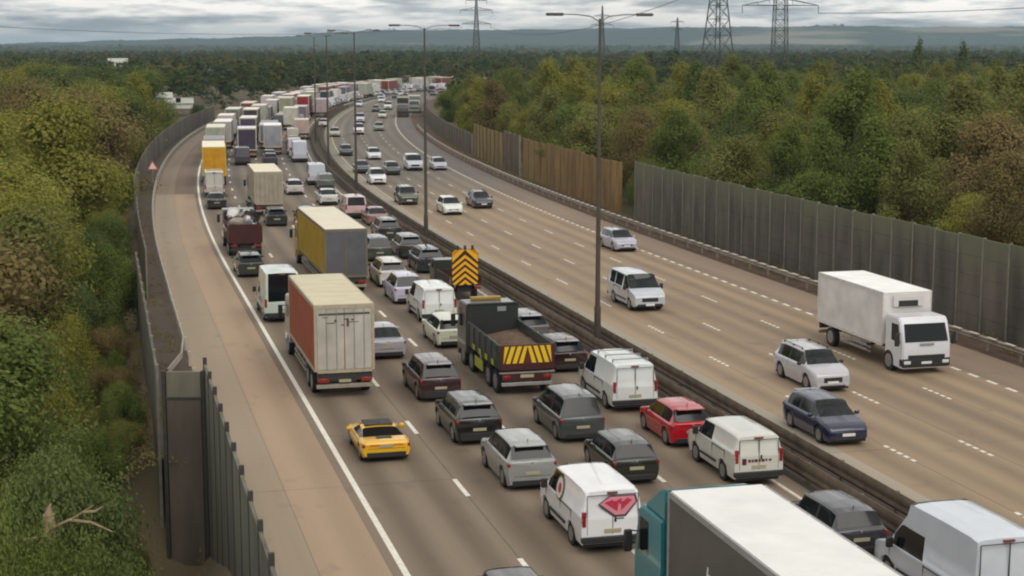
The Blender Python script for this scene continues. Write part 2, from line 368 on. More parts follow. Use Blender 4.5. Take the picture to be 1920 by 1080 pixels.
# right side walls
def s_at(x_px, n):   # where an offset line crosses an image column, as a distance along the road
    best = None
    for s in np.arange(30, 500, .5):
        q = pos(s, n); d = abs(960 + FPX * q.x / (q.y * math.cos(PITCH) + CAMH * math.sin(PITCH)) - x_px)
        if best is None or d < best[0]: best = (d, s)
    return best[1]
sW = s_at(1192, 44.5); sO0 = s_at(1166, 44.8); sO1 = s_at(978, 44.8); sO2 = s_at(888, 44.8)
fence('noise_barrier', 44.5, sW - 2.5 * 46, sW, 5.0, -.2, (DARKB, DARKB2, DARKB3, DARKB), POSTM, 'tall dark board noise barrier behind the white box lorry', step=2.5, nb=5, over=.05, proud=.09, jag=.05)
fence('noise_barrier', 44.8, sO0 + .5, sO1, 4.55, -.2, (OCH2, OCH2, OCH), OCH, 'long orange-brown board noise barrier left of the green bush', step=3.2, nb=4, over=.03, jag=.12)
fence('noise_barrier', 44.8, sO1 + .8, sO1 + 11, 4.6, -.2, (BRN,), POSTM, 'short dark brown noise barrier section between two orange ones', step=3.2, nb=4)
fence('noise_barrier', 44.8, sO1 + 11.6, sO2, 4.3, -.2, (OCH,), BRN, 'ochre board noise barrier at the far end of the right wall', step=3.2, nb=4, over=.03)
fence('noise_barrier', 44.8, sO2 + 1, sO2 + 150, 2.8, -.2, (DARKB, BRN), POSTM, 'low dark far fence beside the right carriageway bend', step=4, nb=2)
# left side: near fence with pointed posts, step, then outer fence along the verge
GREYB = board_mat('grey_green_boards', (.125, .120, .085)); GREYB2 = board_mat('grey_green_boards_b', (.105, .100, .075)); LPOST = mat('dark_fence_post', (.040, .038, .030), .8, noise=.3)
sA = 60.8
fence('noise_barrier', 3.35, sA - 2.6 * 14, sA, 3.45, -4.9, (GREYB, GREYB2, GREYB), LPOST, 'near left grey-green fence with dark posts standing above the top', step=2.6, over=.26, proud=.07, ph=.12, nb=6, jag=.03)
fence('noise_barrier', 1.65, sA + .5, 97, 3.2, -4.9, (GREYB2, BRN), POSTM, 'outer left fence along the verge just beyond the fence corner', step=3.0, over=.25, proud=.06, ph=.12)
fence('noise_barrier', 2.3, 99, 150, 3.0, -4.9, (BRN, GREYB2, BRN), POSTM, 'brownish left fence opposite the pale crash barrier', step=3.0, over=.12, proud=.05, ph=.1)
fence('noise_barrier', 2.0, 151, 330, 2.9, -4.9, (DARKB3, GREYB2), POSTM, 'dark left fence curving away under the trees', step=4.0, over=.1, proud=.05)
def corner_panel():
    root = tag(bpy.data.objects.new('fence_return', None), 'brown-grey boarded corner panel with a pale green top, joining the two left fences', 'fence panel'); COL.objects.link(root)
    p = pos(sA - .4, 2.55); root.location = (p.x, p.y, 0); root.rotation_euler.z = 0
    b = B(); b.box(-.62, .62, -.08, .08, -4.9, 2.28); link('panel', b.mesh('panel', board_mat('return_boards', (.098, .078, .060)), 0), root)
    b = B(); b.box(-.62, .62, -.06, .10, 2.38, 3.3); link('upper_panel', b.mesh('upper_panel', board_mat('return_top', (.15, .14, .10)), 0), root)
    c = B(); c.box(-.66, .66, -.10, .12, 2.28, 2.38, .01); link('rail', c.mesh('rail', LPOST, 0), root)
    for x in (-.72, .72):
        q = B(); q.box(x - .07, x + .07, -.12, .12, -4.9, 3.35, .01); link('post', q.mesh('post', LPOST, 0), root)
corner_panel()

# ------------------------------------------------------------ lamp posts
LAMPM = mat('lamp_column_paint', (.075, .060, .048), .6, .2, noise=.3, nscale=1.2)
LAMPL = mat('lamp_column_upper', (.20, .20, .19), .6, .3, noise=.2)
def lamp_parts():
    b = B(); b.tube((0, 0, 0), (0, 0, 2.0), .17, .17, 12); b.tube((0, 0, 2.0), (0, 0, 9), .13, .10, 12); b.tube((0, 0, 9), (0, 0, 16.3), .10, .06, 12); col = b.mesh('column', LAMPM)
    arms = []
    for sx in (-1, 1):
        a = B(); pts = [(0, 0, 16.15), (.5 * sx, 0, 16.42), (1.2 * sx, 0, 16.5), (2.0 * sx, 0, 16.52)]
        for p, q in zip(pts[:-1], pts[1:]): a.tube(p, q, .032, .028, 8)
        arms.append(a.mesh('arm', LAMPL))
    heads = []
    for sx in (-1, 1):
        a = B(); a.box(min(1.85 * sx, 2.75 * sx), max(1.85 * sx, 2.75 * sx), -.16, .16, 16.43, 16.58, .05, 2); heads.append(a.mesh('lamp_head', mat('lamp_housing', (.09, .09, .09), .5)))
    return col, arms, heads
LCOL, LARM, LHEAD = lamp_parts()
lamps = ['nearest lamp post, between the silver van and the queue', 'second lamp post, beside the white car on the open carriageway', 'third lamp post, near the pair of white cars',
         'fourth lamp post, where the median starts to bend', 'fifth lamp post, thin on the bend', None, None, None]
def s_for_column(px_, n, s0, s1):
    return min(np.arange(s0, s1, .25), key=lambda s: abs(960 + FPX * pos(s, n).x / (pos(s, n).y * math.cos(PITCH) + CAMH * math.sin(PITCH)) - px_))
for i, ls in enumerate([s_for_column(1120, 23.9, 60, 100), s_for_column(799, 23.9, 105, 140), s_for_column(668, 23.9, 150, 190), s_for_column(616, 23.9, 195, 235), 256]):
    p = pos(ls, 23.9); r = bpy.data.objects.new('lamp_post', None); COL.objects.link(r); r.location = (p.x, p.y, -.01); r.rotation_euler.z = head(ls)
    tag(r, ('tall ' + lamps[i]) if lamps[i] else 'slim distant lamp post on the median bend', 'lamp post', 'lamp posts along the central reservation')
    link('column', LCOL, r)
    for m_ in LARM: link('arm', m_, r)
    for m_ in LHEAD: link('lamp_head', m_, r)

# warning sign on the left verge
def warning_sign():
    x, y = at(298, 352); s, n = inv(x, y); p = pos(s, 3.3)
    r = tag(bpy.data.objects.new('warning_sign', None), 'red-bordered white triangular warning sign on the left verge', 'road sign'); COL.objects.link(r); r.location = (p.x, p.y, 0); r.rotation_euler.z = head(s)
    b = B(); b.tube((0, 0, 0), (0, 0, 2.0), .04); link('pole', b.mesh('pole', STEEL), r)
    def tri(sz, y0, y1, zc):
        q = [(-sz / 2, zc - sz * .29), (sz / 2, zc - sz * .29), (0, zc + sz * .577)]; b = B()
        f = [(x, y0, z) for x, z in q]; k = [(x, y1, z) for x, z in q]; b.poly(f); b.poly(k[::-1])
        for i in range(3): b.poly([f[i], f[(i + 1) % 3], k[(i + 1) % 3], k[i]])
        return b
    pl = link('sign_plate', tri(1.25, -.05, -.02, 2.25).mesh('sign_plate', mat('sign_red', (.5, .10, .07), .4), 0), r)
    link('sign_face', tri(.84, -.056, -.051, 2.26).mesh('sign_face', mat('sign_white', (.78, .72, .68), .4), 0), pl)
warning_sign()

# ------------------------------------------------------------ vehicles
# every kind is a list of parts: (name, mesh, painted?, index of the parent part or None, location)
PAINT0 = paint('#777777')
def lerp(tab, x):
    if x <= tab[0][0]: return tab[0][1]
    for (a, u), (b_, v) in zip(tab[:-1], tab[1:]):
        if x <= b_: return u + (v - u) * (x - a) / (b_ - a) if b_ > a else v
    return tab[-1][1]
def shell(L, W, H, hood, ws, rt, rb, hz, fz, belt, tz, side=None, wrf=.70, rearglass=(.0, 1), van=False, clear=.17, wr=.33, deckr=None, open_top=False, low=False):
    """lofted car or van body. y: -L/2 rear .. L/2 front. returns parts dict of (verts, faces)"""
    yr, yf = -L / 2, L / 2
    yb, yt = yf - hood, yf - hood - ws              # windscreen base and top
    y1, y2 = yr + rb, yr + rt                       # rear window base and top
    wf, wb_ = yf - .86 * L / 4.4, yr + .80 * L / 4.4
    if van: wf, wb_ = yf - .95, yr + 1.15
    mid = (yt + y2) / 2
    roof = [(y1, tz), (y2, H - .06), (y2 + .35, H - .01), (mid, H), (yt + .15, H - .03), (yt, H - .05), (yb, hz)]
    deck = [(yr, tz - .06), (yr + .06, tz - .02), (y1, tz), (y1 + .01, belt), (yb - .01, belt), (yb, hz), (yf - .35, fz + .10), (yf - .10, fz), (yf, fz - .14)]
    if deckr: deck[0:3] = [(yr, deckr - .08), (yr + .08, deckr), (y1, tz)]
    ys = {yr, yr + .03, yr + .10, y1, y2, y2 + .35, yt, yt + .15, yb, yf - .35, yf - .22, yf - .10, yf - .03, yf}
    st = .45 if low else .16
    seams = []
    if not low and not van:
        dm = (yt + y2) / 2 + .05; seams = [yb - .22, dm, max(y1 + .42, wb_ + .30)]
        for c in seams: ys |= {c - .009, c + .009}
        ys |= {dm - .05, dm + .05}
    if not low:
        for c in (wf, wb_):
            for k in range(-5, 6): ys.add(c + (wr + .055) * math.sin(k * math.pi / 10))
    ys = sorted(ys); out = [ys[0]]
    for y in ys[1:]:
        n = int((y - out[-1]) / st)
        a = out[-1]
        for k in range(n): out.append(a + (y - a) * (k + 1) / (n + 1))
        out.append(y)
    ys = [y for i, y in enumerate(out) if i == 0 or y - out[i - 1] > .004]
    V, rings = [], []
    for y in ys:
        tfr = (y - yf) + .55; trr = (yr - y) + .35
        w_ = W / 2
        if tfr > 0: w_ *= 1 - (.16 if not van else .10) * (tfr / .55) ** 2.2
        if trr > 0: w_ *= 1 - (.07 if not van else .02) * (trr / .35) ** 2.4
        zb = clear + .02
        if y > yf - .12: zb += .08 * (y - yf + .12) / .12
        if y < yr + .1: zb += .06 * (yr + .1 - y) / .1
        if not low:
            for c in (wf, wb_):
                d = abs(y - c)
                if d < wr + .055: zb = max(zb, wr + math.sqrt(max(0, (wr + .055) ** 2 - d * d)))
        d_ = lerp(deck, y); incab = y1 - 1e-4 <= y <= yb + 1e-4
        bl = min(d_, belt) if not incab else d_
        top = lerp(roof, y) if incab else d_
        f = 0 if not incab else max(0, min(1, (top - d_) / max(.01, H - .06 - belt)))
        zm = max(zb + .03, (.24 + bl) * .52)
        wr_ = w_ * (.84 + (wrf - .84) * f) if not van else w_ * (.93 + (wrf - .93) * f)
        g4 = .905 if not van else .965
        ring = [(w_ * .93, zb), (w_ * .995, zm - .1 if zm - .1 > zb + .01 else zb + .01), (w_ * 1.0, max(zm, zb + .02)), (w_ * .975, bl - .075), (w_ * (.94 if not van else .985), bl - .02),
                (w_ * g4, bl), None, (wr_, max(top - .05 * f - (0 if incab else .0), bl + .002)), (wr_ * .86, top - .012 * f + .004), (wr_ * .45, top + .012), (0, top + .018)]
        (xa, za), (xb, zb2) = ring[5], ring[7]; gf = .93 if not van else (min(1, max(.02, (1.86 - za) / max(.01, zb2 - za))) if zb2 > 1.95 else .93)
        ring[6] = (xa + (xb - xa) * gf, za + (zb2 - za) * gf)
        base = len(V); V += [(x, y, z) for x, z in ring] + [(-x, y, z) for x, z in ring[:-1]]
        rings.append(base)
    NR = 11
    def idx(b, i, sgn): return b + i if (sgn > 0 or i == NR - 1) else b + NR + i
    F = {'body': [], 'windscreen': [], 'rear_window': [], 'side_window': [], 'roof': []}
    side = side if side is not None else [(y1 + .28 * (1 if rb < .5 else .3), yb - .16)]
    for k in range(len(ys) - 1):
        a, b_ = rings[k], rings[k + 1]; ym = (ys[k] + ys[k + 1]) / 2
        for i in range(NR - 1):
            key = 'body'
            if yt < ym < yb and i >= 7: key = 'windscreen'
            elif y1 < ym < y2 and i >= (7 if not van else 8) and rearglass: key = 'rear_window'
            elif i == 5 and any(p < ym < q for p, q in side): key = 'side_window'
            if seams and key == 'side_window' and abs(ym - seams[1]) < .05: key = 'pillar'
            if seams and i in (2, 3, 4) and any(abs(ym - c) < .0091 for c in seams): key = 'shut_line'
            for sg in (1, -1):
                q = [idx(a, i, sg), idx(a, i + 1, sg), idx(b_, i + 1, sg), idx(b_, i, sg)]
                q = list(dict.fromkeys(q)); kk = key
                if key in ('pillar', 'shut_line'): kk = key + ('R' if sg > 0 else 'L')
                if key == 'side_window': kk = 'side_window' + ('R' if sg > 0 else 'L')
                F.setdefault(kk, []).append(q if sg > 0 else q[::-1])
    for b_, rev in ((rings[0], 0), (rings[-1], 1)):   # ends
        for i in range(NR - 1):
            q = [idx(b_, i, 1), idx(b_, i + 1, 1), idx(b_, i + 1, -1), idx(b_, i, -1)]; q = list(dict.fromkeys(q))
            F['body'].append(q if not rev else q[::-1])
    out = {}
    for k, fs in F.items():
        if not fs: continue
        used = sorted({i for f in fs for i in f}); mp = {u: i for i, u in enumerate(used)}
        out[k] = ([V[u] for u in used], [[mp[i] for i in f] for f in fs])
    return out, dict(yr=yr, yf=yf, yb=yb, yt=yt, y1=y1, y2=y2, wf=wf, wb=wb_)
def smesh(name, vf, m, ang=58):
    me = bpy.data.meshes.new(name); me.from_pydata(vf[0], [], vf[1])
    bm = bmesh.new(); bm.from_mesh(me); bmesh.ops.recalc_face_normals(bm, faces=bm.faces) if name == 'body' else None; bm.to_mesh(me); bm.free()
    me.materials.append(m); me.polygons.foreach_set('use_smooth', [True] * len(me.polygons)); me.set_sharp_from_angle(angle=R(ang)); return me
def wheel_parts(r, wd=.22, rimm=None):
    t = B(); t.tube((-wd / 2, 0, 0), (wd / 2, 0, 0), r, r, 20)
    m = B(); m.tube((-wd / 2 - .008, 0, 0), (wd / 2 + .008, 0, 0), r * .66, r * .66, 16); m.tube((-wd / 2 - .02, 0, 0), (wd / 2 + .02, 0, 0), r * .18, r * .18, 8)
    for k in range(5):
        a = 2 * math.pi * k / 5
    return t.mesh('wheel', TYRE), m.mesh('rim', rimm or RIM)
def add_wheels(P, W, ys, r, wd=.22, rimm=None, low=False):
    t, m = wheel_parts(r, wd, rimm)
    for y in ys:
        for sx in (-1, 1):
            P.append(('wheel', t, 0, None, (sx * (W / 2 - wd / 2 - .035), y, r)))
            if not low: P.append(('rim', m, 0, len(P) - 1, (0, 0, 0)))
def box_part(P, name, m, *a, painted=0, bev=.015, par=None, rot=None):
    b = B(); b.box(*a, bev=bev, rot=rot); P.append((name, b.mesh(name, m), painted, par, (0, 0, 0)))

def car_kind(L=4.3, W=1.8, H=1.48, hood=.98, ws=.78, rt=.50, rb=.12, hz=.96, fz=.74, belt=.93, tz=.98, rails=0, darkb=0, low=False, deckr=None, lightz=None, plate='y', spoiler=0, badge=0, wrf=.70, lid=0, wr=.33):
    d, q = shell(L, W, H, hood, ws, rt, rb, hz, fz, belt, tz, deckr=deckr, low=low, wrf=wrf, wr=wr)
    P = [('body', smesh('body', d['body'], PAINT0), 1, None, (0, 0, 0))]
    for sd_ in 'RL':
        if 'pillar' + sd_ in d: P.append(('door_pillar', smesh('pillar', d['pillar' + sd_], BLK), 0, 0, (0, 0, 0))); P.append(('door_shut_line', smesh('shut', d['shut_line' + sd_], BLK), 0, 0, (0, 0, 0)))
    for k in ('windscreen', 'rear_window'): P.append((k, smesh(k, d[k], GLASS), 0, None, (0, 0, 0)))
    for k in ('side_windowR', 'side_windowL'): P.append(('side_window', smesh('side_window', d[k], GLASS), 0, None, (0, 0, 0)))
    yr, yf = q['yr'], q['yf']; hw = W / 2
    box_part(P, 'underbody', BLK, -hw * .86, hw * .86, yr + .08, yf - .12, .14, .62, bev=.02)
    add_wheels(P, W, (q['wb'], q['wf']), wr, low=low)
    lz = lightz or (tz - .12)
    for sx in (-1, 1):
        b = B(); b.box(sx * hw * .80 - .15, sx * hw * .80 + .15, yr + .012, yr + .16, lz - .11, lz + .05, bev=.03, rot=Matrix.Rotation(R(-14 * sx), 4, 'Z')); P.append(('tail_light', b.mesh('tail_light', TAILR), 0, None, (0, 0, 0)))
        b = B(); b.box(sx * hw * .69 - .17, sx * hw * .69 + .17, yf - .24, yf - .10, fz - .20, fz - .065, bev=.03, rot=Matrix.Rotation(R(-24 * sx), 4, 'Z')); P.append(('headlight', b.mesh('headlight', HEADL), 0, None, (0, 0, 0)))
        if not low:
            b = B(); b.box(sx * (hw + .08) - .10, sx * (hw + .08) + .10, q['yb'] - .42, q['yb'] - .28, belt - .02, belt + .13, bev=.04); P.append(('door_mirror', b.mesh('door_mirror', BLK if darkb else PAINT0), 0 if darkb else 1, None, (0, 0, 0)))
    box_part(P, 'bumper', BLK, -hw * .80, hw * .80, yr - .015, yr + .2, .19, .40 if not darkb else .50, bev=.03)
    if not low: box_part(P, 'tailgate_line', BLK, -hw * .74, hw * .74, yr - .004, yr + .05, .515, .53, bev=.003)
    box_part(P, 'grille', BLK, -hw * .48, hw * .48, yf - .10, yf + .012, .44, fz - .18, bev=.02)
    box_part(P, 'bumper', BLK, -hw * .66, hw * .66, yf - .14, yf + .008, .24, .34, bev=.02)
    if not low:
        zc = .62 if badge != 2 else .84
        box_part(P, 'number_plate', PLY, -.26, .26, yr - .022, yr + .05, zc - .055, zc + .055, bev=.004)
        box_part(P, 'number_plate', PLW, -.26, .26, yf - .05, yf + .025, .40, .51, bev=.004)
        b = B(); b.tube((0, yr + rt + .25, H - .01), (0, yr + rt + .18, H + .10), .018, .008, 6); P.append(('aerial', b.mesh('aerial', BLK), 0, None, (0, 0, 0)))
        if badge: box_part(P, 'badge', RIM, -.05, .05, yr - .008, yr + .06, tz - .15, tz - .06, bev=.02)
        if spoiler: box_part(P, 'spoiler', PAINT0, -hw * .60, hw * .60, yr + rt - .26, yr + rt + .12, H - .085, H - .035, painted=1, bev=.02)
        if rails:
            for sx in (-1, 1):
                x = sx * hw * wrf * .93; b = B()
                b.box(x - .02, x + .02, q['y2'] + .15, q['yt'] - .15, H + .02, H + .055, bev=.012)
                for yy in (q['y2'] + .2, (q['y2'] + q['yt']) / 2, q['yt'] - .2): b.box(x - .018, x + .018, yy - .05, yy + .05, H - .04, H + .03)
                P.append(('roof_rail', b.mesh('roof_rail', STEEL if rails == 1 else BLK), 0, None, (0, 0, 0)))
    return P, L

def van_kind(L=5.0, W=1.98, H=2.0, hood=.95, ws=.85, rearwin=False, side=None, low=False, seam=True, high=0, roofbars=0, lightz=1.15, plate=1, blackb=1, slide=1, logo=0):
    belt = 1.18
    yf = L / 2; sd_ = side if side is not None else [(yf - hood - ws - .72, yf - hood - .22)]
    d, q = shell(L, W, H, hood, ws, .10 if not rearwin else .22, .015, 1.22, .96, belt, 1.16, side=sd_, wrf=.86 if H > 2.2 else .82, rearglass=rearwin, van=True, low=low, wr=.35, clear=.26)
    P = [('body', smesh('body', d['body'], PAINT0), 1, None, (0, 0, 0)), ('windscreen', smesh('windscreen', d['windscreen'], GLASS), 0, None, (0, 0, 0))]
    for k in ('side_windowR', 'side_windowL'):
        if k in d: P.append(('side_window', smesh('side_window', d[k], GLASS), 0, None, (0, 0, 0)))
    if 'rear_window' in d: P.append(('rear_window', smesh('rear_window', d['rear_window'], GLASS), 0, None, (0, 0, 0)))
    yr, yf = q['yr'], q['yf']; hw = W / 2
    box_part(P, 'underbody', BLK, -hw * .86, hw * .86, yr + .10, yf - .2, .2, .7, bev=.02)
    add_wheels(P, W, (q['wb'], q['wf']), .35, low=low)
    for sx in (-1, 1):
        box_part(P, 'tail_light', TAILR, *sorted((sx * (hw - .17), sx * (hw - .035))), yr - .012, yr + .08, lightz - .30, lightz + .18, bev=.02)
        b = B(); b.box(sx * hw * .74 - .15, sx * hw * .74 + .15, yf - .22, yf - .06, .74, .93, bev=.03, rot=Matrix.Rotation(R(-22 * sx), 4, 'Z')); P.append(('headlight', b.mesh('headlight', HEADL), 0, None, (0, 0, 0)))
        if not low:
            box_part(P, 'door_mirror', BLK, *sorted((sx * (hw + .02), sx * (hw + .22))), q['yb'] - .40, q['yb'] - .27, 1.12, 1.42, bev=.03)
    box_part(P, 'bumper', BLK if blackb else PAINT0, -hw * .97, hw * .97, yr - .07, yr + .15, .36, .56, bev=.03, painted=0 if blackb else 1)
    box_part(P, 'grille', BLK, -hw * .50, hw * .50, yf - .10, yf + .012, .56, .80, bev=.02)
    box_part(P, 'bumper', BLK, -hw * .78, hw * .78, yf - .16, yf + .02, .30, .46, bev=.03)
    if not low:
        if seam and not rearwin:
            b = B(); b.box(-.011, .011, yr - .004, yr + .03, .62, H - .16); b.box(-hw * .8, hw * .8, yr - .003, yr + .03, H - .17, H - .155)
            b.box(.05, .11, yr - .03, yr + .03, .98, 1.12, .01); b.box(-hw + .19, -hw + .205, yr - .003, yr + .03, .62, H - .17); b.box(hw - .205, hw - .19, yr - .003, yr + .03, .62, H - .17)
            P.append(('door_seam', b.mesh('door_seam', BLK, 0), 0, None, (0, 0, 0)))
        for sx in (-1, 1):
            b = B(); x = sx * hw * .986
            for yy in (yf - 1.05, yf - hood - ws - .85, yf - hood - ws - 2.0): b.box(x - .012, x + .012, yy - .008, yy + .008, .62, 1.12)
            b.box(x - .014, x + .014, yf - hood - ws - 2.0, yf - hood - ws - .9, 1.08, 1.10)
            b.box(sx * hw - .025, sx * hw + .012, yr + 1.7, yf - 1.5, .50, .58)
            P.append(('door_trim', b.mesh('door_trim', BLK, 0), 0, None, (0, 0, 0)))
        box_part(P, 'number_plate', PLY, -.26 if not plate == 2 else -.6, .26 if not plate == 2 else -.08, yr - .028, yr + .05, .66, .78, bev=.004)
        box_part(P, 'number_plate', PLW, -.26, .26, yf - .05, yf + .035, .34, .45, bev=.004)
        box_part(P, 'brake_light', mat('dull_red', (.18, .02, .02), .4), -.16, .16, yr + .02, yr + .14, H - .13, H - .08, bev=.01)
        if roofbars:
            b = B()
            for yy in (yr + .7, yr + 1.7, yr + 2.7):
                b.box(-hw * .8, hw * .8, yy - .02, yy + .02, H + .06, H + .10)
                for sx in (-1, 1): b.box(sx * hw * .76 - .03, sx * hw * .76 + .03, yy - .03, yy + .03, H - .08, H + .07)
            P.append(('roof_bars', b.mesh('roof_bars', RIM, 0), 0, None, (0, 0, 0)))
    return P, L

def cab_parts(P, yf, W, Hc, ln, painted=1, low=False, defl=0, z0=.95, m=None, bump=None):
    """forward-control lorry cab, its front at y=yf"""
    hw = W / 2; m = m or PAINT0
    b = B(); b.prism([(yf - ln, z0 - .3), (yf - .05, z0 - .35), (yf, z0 + .1), (yf - .03, z0 + .85), (yf - .34, Hc - .2), (yf - .5, Hc), (yf - ln, Hc)], -hw, hw, bev=.05)
    P.append(('cab', b.mesh('cab', m), painted, None, (0, 0, 0))); ci = len(P) - 1
    b = B(); wy0, wz0, wy1, wz1 = yf - .02, z0 + .90, yf - .31, Hc - .27
    b.poly([(-hw * .90, wy0 - .02 + .012, wz0), (hw * .90, wy0 - .02 + .012, wz0), (hw * .86, wy1 + .012, wz1), (-hw * .86, wy1 + .012, wz1)])
    P.append(('windscreen', b.mesh('windscreen', GLASS, 0), 0, ci, (0, 0, 0)))
    for sx in (-1, 1):
        b = B(); x = sx * (hw + .004)
        b.poly([(x, yf - .28, z0 + .80), (x, yf - 1.15, z0 + .88), (x, yf - 1.15, Hc - .32), (x, yf - .50, Hc - .32)]); P.append(('side_window', b.mesh('side_window', GLASS, 0), 0, ci, (0, 0, 0)))
        if not low:
            b = B(); b.box(*sorted((sx * (hw + .12), sx * (hw + .34))), yf - .22, yf - .10, z0 + .72, z0 + 1.32, bev=.03); b.tube((sx * hw, yf - .3, z0 + 1.3), (sx * (hw + .2), yf - .16, z0 + 1.3), .02)
            P.append(('mirror', b.mesh('mirror', BLK), 0, ci, (0, 0, 0)))
            box_part(P, 'headlight', HEADL, *sorted((sx * hw * .66, sx * hw * .95)), yf - .1, yf + .045, .50, .66, bev=.02)
    box_part(P, 'grille', BLK, -hw * .78, hw * .78, yf - .1, yf + .018, z0 + .02, z0 + .30, bev=.03, par=ci)
    box_part(P, 'bumper', bump or m, -hw, hw, yf - .35, yf + .03, .34, (.70 if not bump else z0 + .14), bev=.05, painted=0 if bump else painted)
    if defl:
        b = B(); b.prism([(yf - .55, Hc), (yf - ln, Hc), (yf - ln, defl), (yf - ln + .35, defl - .06)], -hw * .93, hw * .93, bev=.04); P.append(('wind_deflector', b.mesh('wind_deflector', m), painted, ci, (0, 0, 0)))
    return ci
def lorry_kind(L=10.5, W=2.5, H=4.0, floor=1.15, side='#8a8a86', roof='#cfc9b8', rear=None, cabc=None, cabln=2.0, low=False, frame='#b9b1a0', doors='white', cabH=2.9, cabz=.95, bump=None, gap=.4, axles=3, defl=0, curtain=False, trail=True, skirt=False, bands=0, bars=True):
    P = []; hw = W / 2; yf = L / 2; yr = -L / 2; bf = yf - cabln - gap
    SM = mat('panel_' + side, side, .6, noise=.20, nscale=.8, coat=.1); RM = mat('roof_' + roof, roof, .6, noise=.09, nscale=.9); FM = mat('frame_' + frame, frame, .5, noise=.15)
    DM = mat('door_' + (rear or side), rear or side, .5, noise=.20, nscale=1.3, coat=.1)
    b = B(); b.box(-hw + .01, hw - .01, yr + .03, bf, floor, H - .03, bev=.03)
    if curtain:
        for k in range(int((bf - yr) / .65)):
            yy = yr + .3 + k * .65
            for sx in (-1, 1): b.box(*sorted((sx * (hw - .02), sx * (hw + .008))), yy, yy + .05, floor + .05, H - .25)
    P.append(('cargo_body', b.mesh('cargo_body', SM), 0, None, (0, 0, 0)))
    b = B(); b.box(-hw, hw, yr, bf + .01, H - .035, H + .01, bev=.015)
    if not low:
        for k in range(1, int((bf - yr) / 1.2)): b.box(-hw + .04, hw - .04, yr + k * 1.2 - .02, yr + k * 1.2 + .02, H + .005, H + .022)
    P.append(('roof', b.mesh('roof', RM, 0), 0, None, (0, 0, 0)))
    b = B()                       # rear frame and side rails
    for sx in (-1, 1):
        b.box(*sorted((sx * (hw - .11), sx * (hw + .004))), yr - .012, yr + .12, floor - .02, H + .013)
        b.box(*sorted((sx * (hw - .06), sx * (hw + .012))), yr + .12, bf, floor - .06, floor + .10); b.box(*sorted((sx * (hw - .06), sx * (hw + .012))), yr + .12, bf, H - .14, H + .014)
        b.box(*sorted((sx * (hw - .06), sx * (hw + .014))), bf - .1, bf + .012, floor, H + .014)
    b.box(-hw + .11, hw - .11, yr - .012, yr + .12, H - .16, H + .012); b.box(-hw + .11, hw - .11, yr - .012, yr + .12, floor - .10, floor + .04)
    P.append(('frame', b.mesh('frame', FM, 0), 0, None, (0, 0, 0)))
    for sx in (-1, 1):
        x0, x1 = sorted((sx * .015, sx * (hw - .12)))
        b = B(); b.box(x0, x1, yr - .005, yr + .05, floor + .05, H - .17, bev=.01); P.append(('rear_door', b.mesh('rear_door', DM), 0, None, (0, 0, 0))); di = len(P) - 1
        if not low and bars:
            b = B()
            for f in (.35, .72): b.tube((x0 + (x1 - x0) * f, yr - .03, floor + .04), (x0 + (x1 - x0) * f, yr - .03, H - .17), .014, seg=5)
            P.append(('lock_bar', b.mesh('lock_bar', STEEL), 0, di, (0, 0, 0)))
    b = B(); b.box(-.45, .45, yr + .5, yf - .8, .72, floor - .05); b.box(-hw + .1, hw - .1, yr + .05, yr + .22, .75, floor - .09); P.append(('chassis', b.mesh('chassis', CHASS, 0), 0, None, (0, 0, 0)))
    b = B(); b.box(-hw + .06, hw - .06, yr + .02, yr + .14, .42, .60, bev=.02); P.append(('bumper', b.mesh('bumper', mat('bumper_pale', (.28, .25, .19), .6, noise=.2)), 0, None, (0, 0, 0)))
    for sx in (-1, 1): box_part(P, 'tail_light', TAILR, *sorted((sx * (hw - .60), sx * (hw - .12))), yr - .01, yr + .08, .68, .86, bev=.02)
    if not low:
        box_part(P, 'number_plate', PLY, -.26, .26, yr - .01, yr + .06, .68, .80, bev=.004)
        for sx in (-1, 1):
            b = B(); 
            for z in (.55, .78): b.box(*sorted((sx * (hw - .07), sx * (hw - .04))), yr + 3.6, bf - 1.6, z - .05, z + .05)
            for yy in np.arange(yr + 3.7, bf - 1.6, 1.1): b.box(*sorted((sx * (hw - .11), sx * (hw - .07))), yy - .03, yy + .03, .5, floor)
            P.append(('side_guard', b.mesh('side_guard', STEEL, 0), 0, None, (0, 0, 0)))
    for k in range(2 if axles > 2 else 1):
        yy = yr + 1.5 + 1.3 * k
        for sx in (-1, 1): box_part(P, 'mudguard', BLK, *sorted((sx * (hw - .5), sx * (hw - .04))), yy - .6, yy + .6, 1.0, 1.04, bev=.01)
    add_wheels(P, W, [yr + 1.5 + 1.3 * k for k in range(2 if axles > 2 else 1)] + [yf - 1.35], .48, .3, mat('truck_rim', (.25, .25, .25), .5, .3), low=low)
    cm = mat('cab_' + (cabc or side), cabc or side, .4, coat=.6, noise=.05)
    cab_parts(P, yf, W - .08, cabH, cabln, painted=0, low=low, defl=defl, m=cm, z0=cabz, bump=bump)
    return P, L

